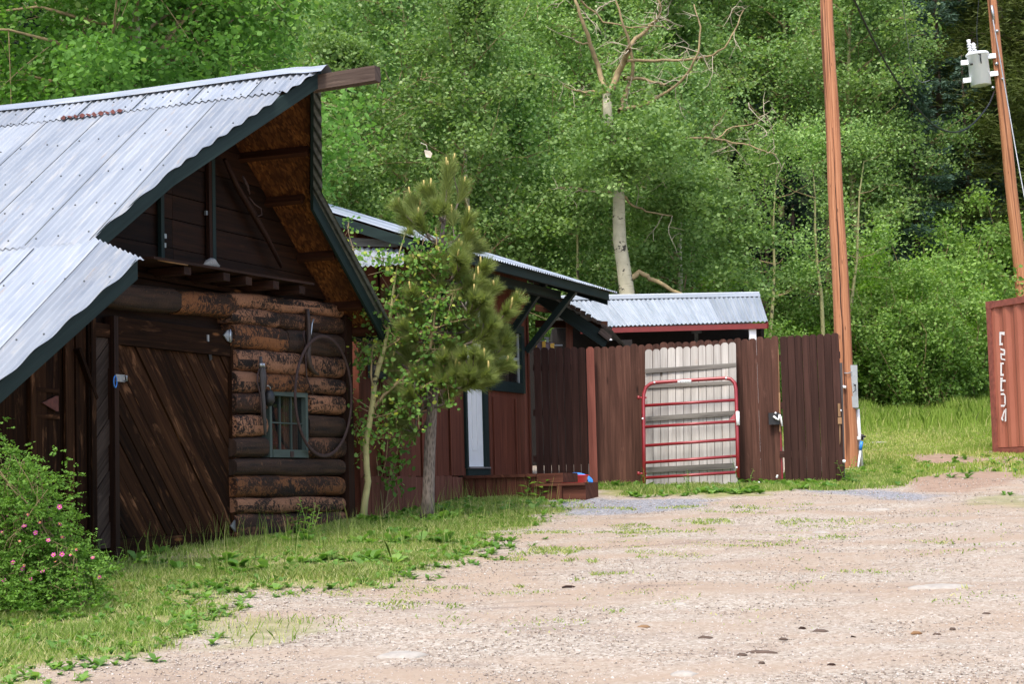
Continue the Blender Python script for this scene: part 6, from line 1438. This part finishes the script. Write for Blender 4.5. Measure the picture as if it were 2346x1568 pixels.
# --- young pine in front of the house
pb = gpt(980, 1192); Yp = float(pb[1]); pe = empty('young_pine', ground_at(pb[0], Yp), 'young long needled pine with yellow candles in front of the house', 'tree'); ip = np.array(pe.location)
pp = lambda x, y, dY=0: at(x, y, Yp + dY) - ip
mb = MB(); tpth = [(978, 1210), (982, 1130), (984, 1040), (989, 960), (993, 890), (996, 800), (1000, 700), (1005, 620), (1012, 550), (1020, 480), (1024, 430), (1026, 395)]
mb.tube([tuple(pp(*q)) for q in tpth], [.088, .065, .06, .056, .052, .046, .040, .034, .028, .02, .014, .009], 14, jit=.05); mb.build('trunk', 'pinebark', pe, recalc=False)
rp = np.random.default_rng(17); lm = MB(); cands = []; NP, ND, NR = [], [], []
def shoot(pts, ln=.16, n=260, tipc=True, k0=.25):
    n = int(n * 2.5); pts = [np.array(p) for p in pts]; m = len(pts) - 1; t = (k0 + (1 - k0) * rp.random(n) ** .8) * m * .999; k = t.astype(int); f_ = (t - k)[:, None]; PA = np.array(pts); P = PA[k] * (1 - f_) + PA[k + 1] * f_; d = PA[k + 1] - PA[k]; d /= np.linalg.norm(d, axis=1)[:, None]
    rnd = rp.normal(0, 1, (n, 3)); rnd -= d * (rnd * d).sum(1)[:, None]; rnd /= np.linalg.norm(rnd, axis=1)[:, None]; fwd = rp.uniform(.6, 1.5, n)[:, None]; NP.append(P); ND.append(d * fwd + rnd * .75); NR.append(np.clip(rp.random(n) * .7 + .15, 0, 1))
    if tipc:
        tp_ = pts[-1]
        for j in range(rp.integers(1, 3) if len(cands) < 30 else (1 if rp.random() < .5 else 0)):
            o_ = rp.normal(0, .018, 3) * [1, 1, 0]; h = rp.uniform(.07, .15) if j == 0 else rp.uniform(.05, .09); cand = MB(); cands.append(cand); cand.tube([tuple(tp_ + o_ * .5), tuple(tp_ + o_ + [0, 0, h * .5]), tuple(tp_ + o_ * 1.3 + [0, 0, h])], [.008, .012, .008], 6)
def branch(x0, y0, x1, y1, dY, r=.016, subs=4, sag=.0):
    x1 = x1 - (26 if x1 > 1090 else 0) + 0; a = pp(x0, y0); b_ = pp(x1, y1, dY); mid = (a + b_) / 2 + np.array([0, 0, -.10 - sag]); P3 = [a, a * .6 + mid * .4 + (0, 0, -.02), mid, mid * .4 + b_ * .6 + (0, 0, -.03), b_]; lm.tube([tuple(q) for q in P3], [r, r * .8, r * .65, r * .5, r * .35], 6, False)
    shoot([P3[2], P3[3], P3[4]], .16, 330)
    for j in range(subs):
        s = P3[rp.integers(1, 4)]; v = (b_ - a); v = v / np.linalg.norm(v) * .6 + rp.normal(0, .45, 3); v[2] = abs(v[2]) * .6 + .15; v /= np.linalg.norm(v); l = rp.uniform(.16, .34); e_ = s + v * l; e_[2] += .05; lm.tube([tuple(s), tuple((s + e_) / 2 + [0, 0, -.02]), tuple(e_)], [r * .5, r * .4, r * .3], 5, False); shoot([(s + e_) / 2, e_], .15, 230)
shoot([pp(1015, 520), pp(1020, 470), pp(1024, 420), pp(1026, 388)], .16, 520)
for (x0, y0, x1, y1, dY, sb) in [(1018, 500, 985, 440, -.1, 1), (1018, 505, 1062, 425, .1, 1), (1012, 555, 940, 470, .2, 2), (1012, 555, 958, 500, -.4, 2), (1010, 560, 1100, 500, -.2, 2), (1008, 580, 1112, 560, .2, 3), (1008, 600, 960, 560, .3, 2), (1004, 640, 1130, 620, -.2, 4), (1004, 640, 1060, 600, -.5, 3), (1000, 680, 940, 640, .2, 3),
    (1000, 700, 1160, 660, .1, 4), (1000, 720, 1120, 700, -.5, 4), (998, 760, 1195, 715, -.1, 5), (998, 780, 1150, 760, -.5, 4), (998, 790, 930, 720, .3, 3), (996, 820, 1188, 800, .0, 5), (996, 830, 1130, 830, -.5, 5), (994, 860, 1185, 835, -.2, 5), (994, 870, 1090, 870, -.6, 5), (992, 880, 900, 850, .2, 3), (992, 900, 900, 930, .3, 3), (992, 900, 935, 900, -.4, 3), (994, 880, 1050, 880, .4, 4), (996, 850, 1120, 850, .5, 5), (998, 740, 1080, 740, .5, 4), (1000, 700, 920, 690, .5, 3), (994, 850, 880, 800, .5, 3), (990, 930, 1040, 880, -.3, 3), (992, 900, 920, 960, .2, 4), (990, 930, 905, 900, .5, 4), (990, 940, 940, 985, .3, 3), (1000, 700, 950, 700, -.3, 3), (998, 760, 940, 770, -.4, 4), (1004, 640, 985, 600, -.3, 3), (1000, 700, 1080, 650, -.4, 4), (998, 770, 1100, 780, -.2, 5), (996, 830, 1060, 850, -.4, 4), (994, 870, 1150, 870, .1, 5), (994, 860, 930, 800, .1, 3), (1018, 500, 1000, 470, -.2, 1)]:
    branch(x0, y0, x1, y1, dY, .018, sb)
lm.build('limbs', 'redstain' if False else 'pinebark', pe, recalc=False); [c_.build('candle', 'candle', pe, recalc=False) for c_ in (cands if len(cands) < 100 else cands[:100])]
V = needles(rp, np.concatenate(NP), np.concatenate(ND), .145); fast('needles', V, 3, 'needle', np.concatenate(NR), pe)
# --- aspen sapling in front
ab = gpt(833, 1195); Ya = float(ab[1]) - .15; ae = empty('aspen_sapling', ground_at(ab[0], Ya), 'slender crooked aspen sapling with light green leaves at the barn corner', 'tree'); ia = np.array(ae.location)
ap = lambda x, y, dY=0: at(x, y, Ya + dY) - ia
ra = np.random.default_rng(23); mb = MB()
mb.tube([tuple(ap(*q)) for q in [(830, 1215), (836, 1150), (843, 1105), (840, 1070), (838, 1020), (845, 980), (853, 930), (858, 880), (868, 840), (880, 800), (889, 760), (897, 700), (905, 640), (915, 580), (930, 530)]], [.042, .036, .035, .033, .033, .032, .031, .03, .026, .022, .018, .014, .011, .008, .005], 10, jit=.05); mb.build('trunk', 'sapling_bark', ae, recalc=False)
lm = MB(); anc = []
def lb(P, r0, r1, dY=0, n=4):
    pts = [ap(x, y, dY * i / max(1, len(P) - 1)) for i, (x, y) in enumerate(P)]; lm.tube([tuple(q) for q in pts], [r0 + (r1 - r0) * i / (len(pts) - 1) for i in range(len(pts))], 6, False)
    for q in pts[1:]: anc.append(q)
    for _ in range(n * len(pts)):
        k = ra.integers(0, len(pts) - 1); s = pts[k] + (pts[k + 1] - pts[k]) * ra.random(); v = ra.normal(0, 1, 3) * [1, .8, .7]; v /= np.linalg.norm(v); l = ra.uniform(.10, .32); lm.tube([tuple(s), tuple(s + v * l)], [.0045, .0022], 3, False); anc.extend([s + v * l * .6, s + v * l])
lb([(856, 900), (850, 860), (852, 810), (856, 790)], .014, .006, 0, 0); anc.clear()
lb([(853, 940), (880, 905), (920, 870), (955, 840), (985, 800), (1000, 750)], .02, .012, .1, 2); lb([(985, 800), (992, 760), (998, 700), (998, 640), (1002, 580), (998, 520)], .017, .005, .1, 5)
lb([(889, 760), (860, 720), (840, 680), (828, 640)], .010, .004, -.1, 4); lb([(897, 700), (930, 650), (960, 600), (970, 550)], .010, .004, .2, 5); lb([(905, 640), (880, 600), (860, 590)], .007, .003, -.2, 4); lb([(880, 800), (930, 770), (980, 760), (1030, 740), (1070, 730)], .010, .004, -.1, 5)
lb([(1000, 700), (1040, 670), (1075, 650)], .008, .003, -.1, 4); lb([(998, 640), (960, 590), (945, 560)], .007, .003, -.2, 5); lb([(985, 800), (1030, 800), (1060, 790)], .007, .003, .1, 4); lb([(889, 760), (840, 780), (812, 790)], .007, .003, .2, 5); lb([(868, 840), (830, 800), (810, 830)], .006, .003, .2, 4)
lb([(920, 870), (960, 890), (1000, 870), (1040, 890)], .007, .003, -.1, 4); lb([(848, 960), (890, 950), (930, 930), (960, 940)], .007, .003, -.1, 4); lb([(845, 980), (820, 960), (812, 1000)], .006, .003, .2, 3); lb([(838, 1020), (860, 1000), (880, 1005)], .005, .003, .1, 3); lb([(930, 770), (910, 720), (900, 660)], .006, .003, .1, 5)
lb([(897, 700), (935, 690), (980, 680), (1020, 690)], .006, .003, 0, 5); lb([(835, 640), (815, 590), (800, 540), (795, 515)], .005, .002, .2, 2)
lm.build('limbs', 'twig', ae, recalc=False)
an = np.array(anc); n = 3200; P_ = an[ra.integers(0, len(an), n)] + ra.normal(0, .055, (n, 3)); fast('crown', leaves(ra, P_, .040, HEX, .1), 8, 'leaf_front', np.where(ra.random(n) < .08, 1, ra.random(n) * .9), ae)
# leafy sucker growth low at the barn corner
sb_ = gpt(815, 1190); ke = empty('aspen_sucker', ground_at(sb_[0] + .1, float(sb_[1]) + .4), 'leafy aspen sucker shoots hugging the barn corner behind the sapling', 'shrub'); ik = np.array(ke.location); lm = MB(); an = []
for i in range(9):
    p = np.array([ra.uniform(-.1, .2), ra.uniform(-.1, .1), 0]); e_ = p + [ra.uniform(-.05, .35), ra.uniform(-.1, .2), ra.uniform(.5, 1.9)]; m_ = (p + e_) / 2 + ra.normal(0, .05, 3); lm.tube([tuple(p), tuple(m_), tuple(e_)], [.009, .006, .003], 4, False)
    for k in range(8): s = m_ + (e_ - m_) * ra.random(); an.append(s + ra.normal(0, .09, 3))
lm.build('stems', 'twig', ke, recalc=False); an = np.array(an); P_ = an[ra.integers(0, len(an), 480)] + ra.normal(0, .05, (480, 3)); fast('foliage', leaves(ra, P_, .05, HEX, .1), 8, 'leaf_big', ra.random(480), ke)
# --- wild rose bush at lower left
rb = gpt(70, 1395); re_ = empty('wild_rose_bush', ground_at(rb[0], float(rb[1])), 'bushy wild rose with pink blossoms in the lower left corner', 'bush'); ir = np.array(re_.location); Yr = float(rb[1]); rr_ = np.random.default_rng(29); lm = MB(); an = []
rp_ = lambda x, y, dY=0: at(x, y, Yr + dY) - ir
for i in range(75):
    x = rr_.uniform(-90, 185); top = np.interp(x, [-60, 0, 50, 85, 120, 155, 200], [1030, 1035, 1045, 1065, 1140, 1205, 1260]) + 120 * rr_.random() ** 1.5; e_ = rp_(x, top, rr_.uniform(-.4, .4)); s = np.array([rr_.uniform(-.35, .45), rr_.uniform(-.3, .3), 0]); s[2] = 0; pts = [s]
    for k in range(1, 7): t = k / 6; pts.append(s + (e_ - s) * np.array([t ** 1.3, t, t ** .8]) + rr_.normal(0, .025, 3))
    lm.tube([tuple(q) for q in pts], [.007, .006, .005, .004, .004, .003, .002], 4, False)
    for k in range(1, 7):
        for _ in range(3): an.append(pts[k] + rr_.normal(0, .085, 3))
    for _ in range(7): an.append(np.array([s[0] * 1.3 - .12 + rr_.normal(0, .14), s[1] * 1.2 - .25 + rr_.normal(0, .12), abs(rr_.normal(.10, .14)) + .03]))
lm.build('stems', 'twig', re_, recalc=False); an = np.array(an); tw_ = []
n = 4700; cs = an[rr_.integers(0, len(an), n)] + rr_.normal(0, .05, (n, 3)); cs[:, 2] = np.maximum(cs[:, 2], .03); D = rr_.normal(0, 1, (n, 3)); D[:, 2] *= .5; D /= np.linalg.norm(D, axis=1)[:, None]; S = np.cross(D, rr_.normal(0, .3, (n, 3)) + [0, 0, 1]); S /= np.linalg.norm(S, axis=1)[:, None]
P_ = np.concatenate([cs + D * (.014 * j) + S * (sg * .011) for j in range(-1, 3) for sg in (-1, 1)] + [cs + D * .055]); ba = rr_.random(n) * .55; fast('foliage', leaves(rr_, P_, .019, RHO, .5), 4, 'leaf_rose', np.concatenate([np.clip(ba + rr_.random(n) * .4, 0, 1)] * 9), re_)
for i, (x, y) in enumerate([(64, 1180), (92, 1198), (56, 1208), (82, 1222), (138, 1200), (143, 1230), (45, 1242), (123, 1273), (142, 1271), (163, 1273), (55, 1298), (50, 1305), (128, 1290), (98, 1312), (5, 1222), (30, 1290), (70, 1330), (213, 1280), (228, 1322), (175, 1260), (18, 1180), (137, 1162), (8, 1330), (110, 1240)]):
    p = rp_(x, y, -.45 + .12 * rr_.random()); mb = MB(); tl_ = rr_.normal(0, .5, 2); s_ = rr_.uniform(.008, .016)
    for k in range(5):
        a = 2 * pi * k / 5 + i; P = [(0, 0, 0), (math.cos(a - .6) * s_ * .8, math.sin(a - .6) * s_ * .8, .004), (math.cos(a - .3) * s_ * 1.2, math.sin(a - .3) * s_ * 1.2, .007), (math.cos(a + .3) * s_ * 1.2, math.sin(a + .3) * s_ * 1.2, .007), (math.cos(a + .6) * s_ * .8, math.sin(a + .6) * s_ * .8, .004)]
        mb.prism(P, (0, 0, .001))
    o = mb.build('blossom', 'pink', re_); o.location = tuple(p); o.rotation_euler = (math.radians(60) + tl_[0], tl_[1], 0)
    mb = MB(); mb.lathe([(.002, 0), (.006, .003), (.004, .008), (.001, .009)], (0, 0, .002), 8); mb.build('stamens', 'stamen', o)
# --- leafy weed plants standing by the barn logs and fence
def weed(px_, py_, h, n, label, seed, seg=6, leafl=.09):
    q = gpt(px_, py_); rg = np.random.default_rng(seed); e_ = empty('leafy_weed', ground_at(q[0], q[1]), label, 'weed'); lm = MB(); V = []; R_ = []
    for i in range(n):
        a = rg.uniform(0, 6.28); s = np.array([rg.normal(0, .04), rg.normal(0, .04), 0]); e2_ = s + [math.cos(a) * .1, math.sin(a) * .1, h * rg.uniform(.6, 1.05)]; lm.tube([tuple(s), tuple((s + e2_) / 2), tuple(e2_)], [.005, .004, .002], 5, False)
        for k in range(seg * 2):
            t = (k + 1) / (seg * 2); c = s + (e2_ - s) * t; az = k * 2.4 + i; d = np.array([math.cos(az), math.sin(az), .45]); sd = np.array([-math.sin(az), math.cos(az), 0]); L_ = leafl * (1.15 - .6 * t) * rg.uniform(.8, 1.2); V += [c, c + d * L_ * .5 + sd * L_ * .22, c + d * L_ + [0, 0, -.25 * L_], c + d * L_ * .5 - sd * L_ * .22]; R_.append(rg.random())
    lm.build('stem', 'leaf_willow', e_, recalc=False); fast('leaf', np.array(V), 4, 'weed', R_, e_)
weed(704, 1240, .38, 4, 'upright leafy weed growing against the lowest barn logs', 1); weed(686, 1225, .26, 3, 'shorter leafy weed left of the upright one by the logs', 2); weed(2 + 1218, 1148, .30, 2, 'broad leafy weed in front of the box steps', 3, 4, .16)
weed(1712, 1128, .42, 2, 'thin tall weed at the right foot of the red gate', 4, 5, .05); weed(1475, 1132, .30, 2, 'small weed at the left foot of the red gate', 5, 5, .05); weed(1570, 1135, .3, 3, 'weed growing up through the bottom gate bars', 6, 5, .05)
weed(1945, 1112, .34, 5, 'leafy weed clump at the foot of the near pole', 7, 5, .08); weed(255, 1330, .3, 6, 'leafy weed clump between the rose bush and the barn door', 8, 5, .08)
# ================================================================ LIGHT, SKY, CAMERA
W = bpy.data.worlds.new('World'); bpy.context.scene.world = W; W.use_nodes = True; wn = W.node_tree; bgN = wn.nodes['Background']; sky = wn.nodes.new('ShaderNodeTexSky'); sky.sky_type = 'NISHITA'; sky.sun_disc = False
el, az = math.radians(58), math.radians(200)   # az measured clockwise from +Y
sky.sun_elevation = el; sky.sun_rotation = az; sky.air_density = 1.0; sky.dust_density = 3.0; sky.ozone_density = 1.0
wn.links.new(sky.outputs[0], bgN.inputs[0]); bgN.inputs[1].default_value = SKY
sd = bpy.data.lights.new('sun', 'SUN'); sd.energy = SUN; sd.angle = math.radians(12); sd.color = (1, .95, .87); so = bpy.data.objects.new('sun', sd); C.objects.link(so)
dirs = Vector((math.sin(az) * math.cos(el), math.cos(az) * math.cos(el), math.sin(el))); so.rotation_euler = dirs.to_track_quat('Z', 'Y').to_euler(); so.location = (0, 0, 30)
cd = bpy.data.cameras.new('camera'); cam = bpy.data.objects.new('camera', cd); C.objects.link(cam); bpy.context.scene.camera = cam
cd.sensor_fit = 'HORIZONTAL'; cd.sensor_width = 36; cd.lens = 36 * F / 2346; cd.clip_end = 2000; cd.clip_start = .1
cam.matrix_world = Matrix(((R2[0], U2[0], -fv[0], 0), (R2[1], U2[1], -fv[1], 0), (R2[2], U2[2], -fv[2], 1.6), (0, 0, 0, 1)))
sc = bpy.context.scene; sc.view_settings.view_transform = 'Standard'; sc.view_settings.look = 'None'; sc.view_settings.exposure = EXPO; sc.view_settings.gamma = 1
sc.cycles.max_bounces = 7; sc.cycles.diffuse_bounces = 4; sc.cycles.glossy_bounces = 2; sc.cycles.transmission_bounces = 3; sc.cycles.transparent_max_bounces = 6
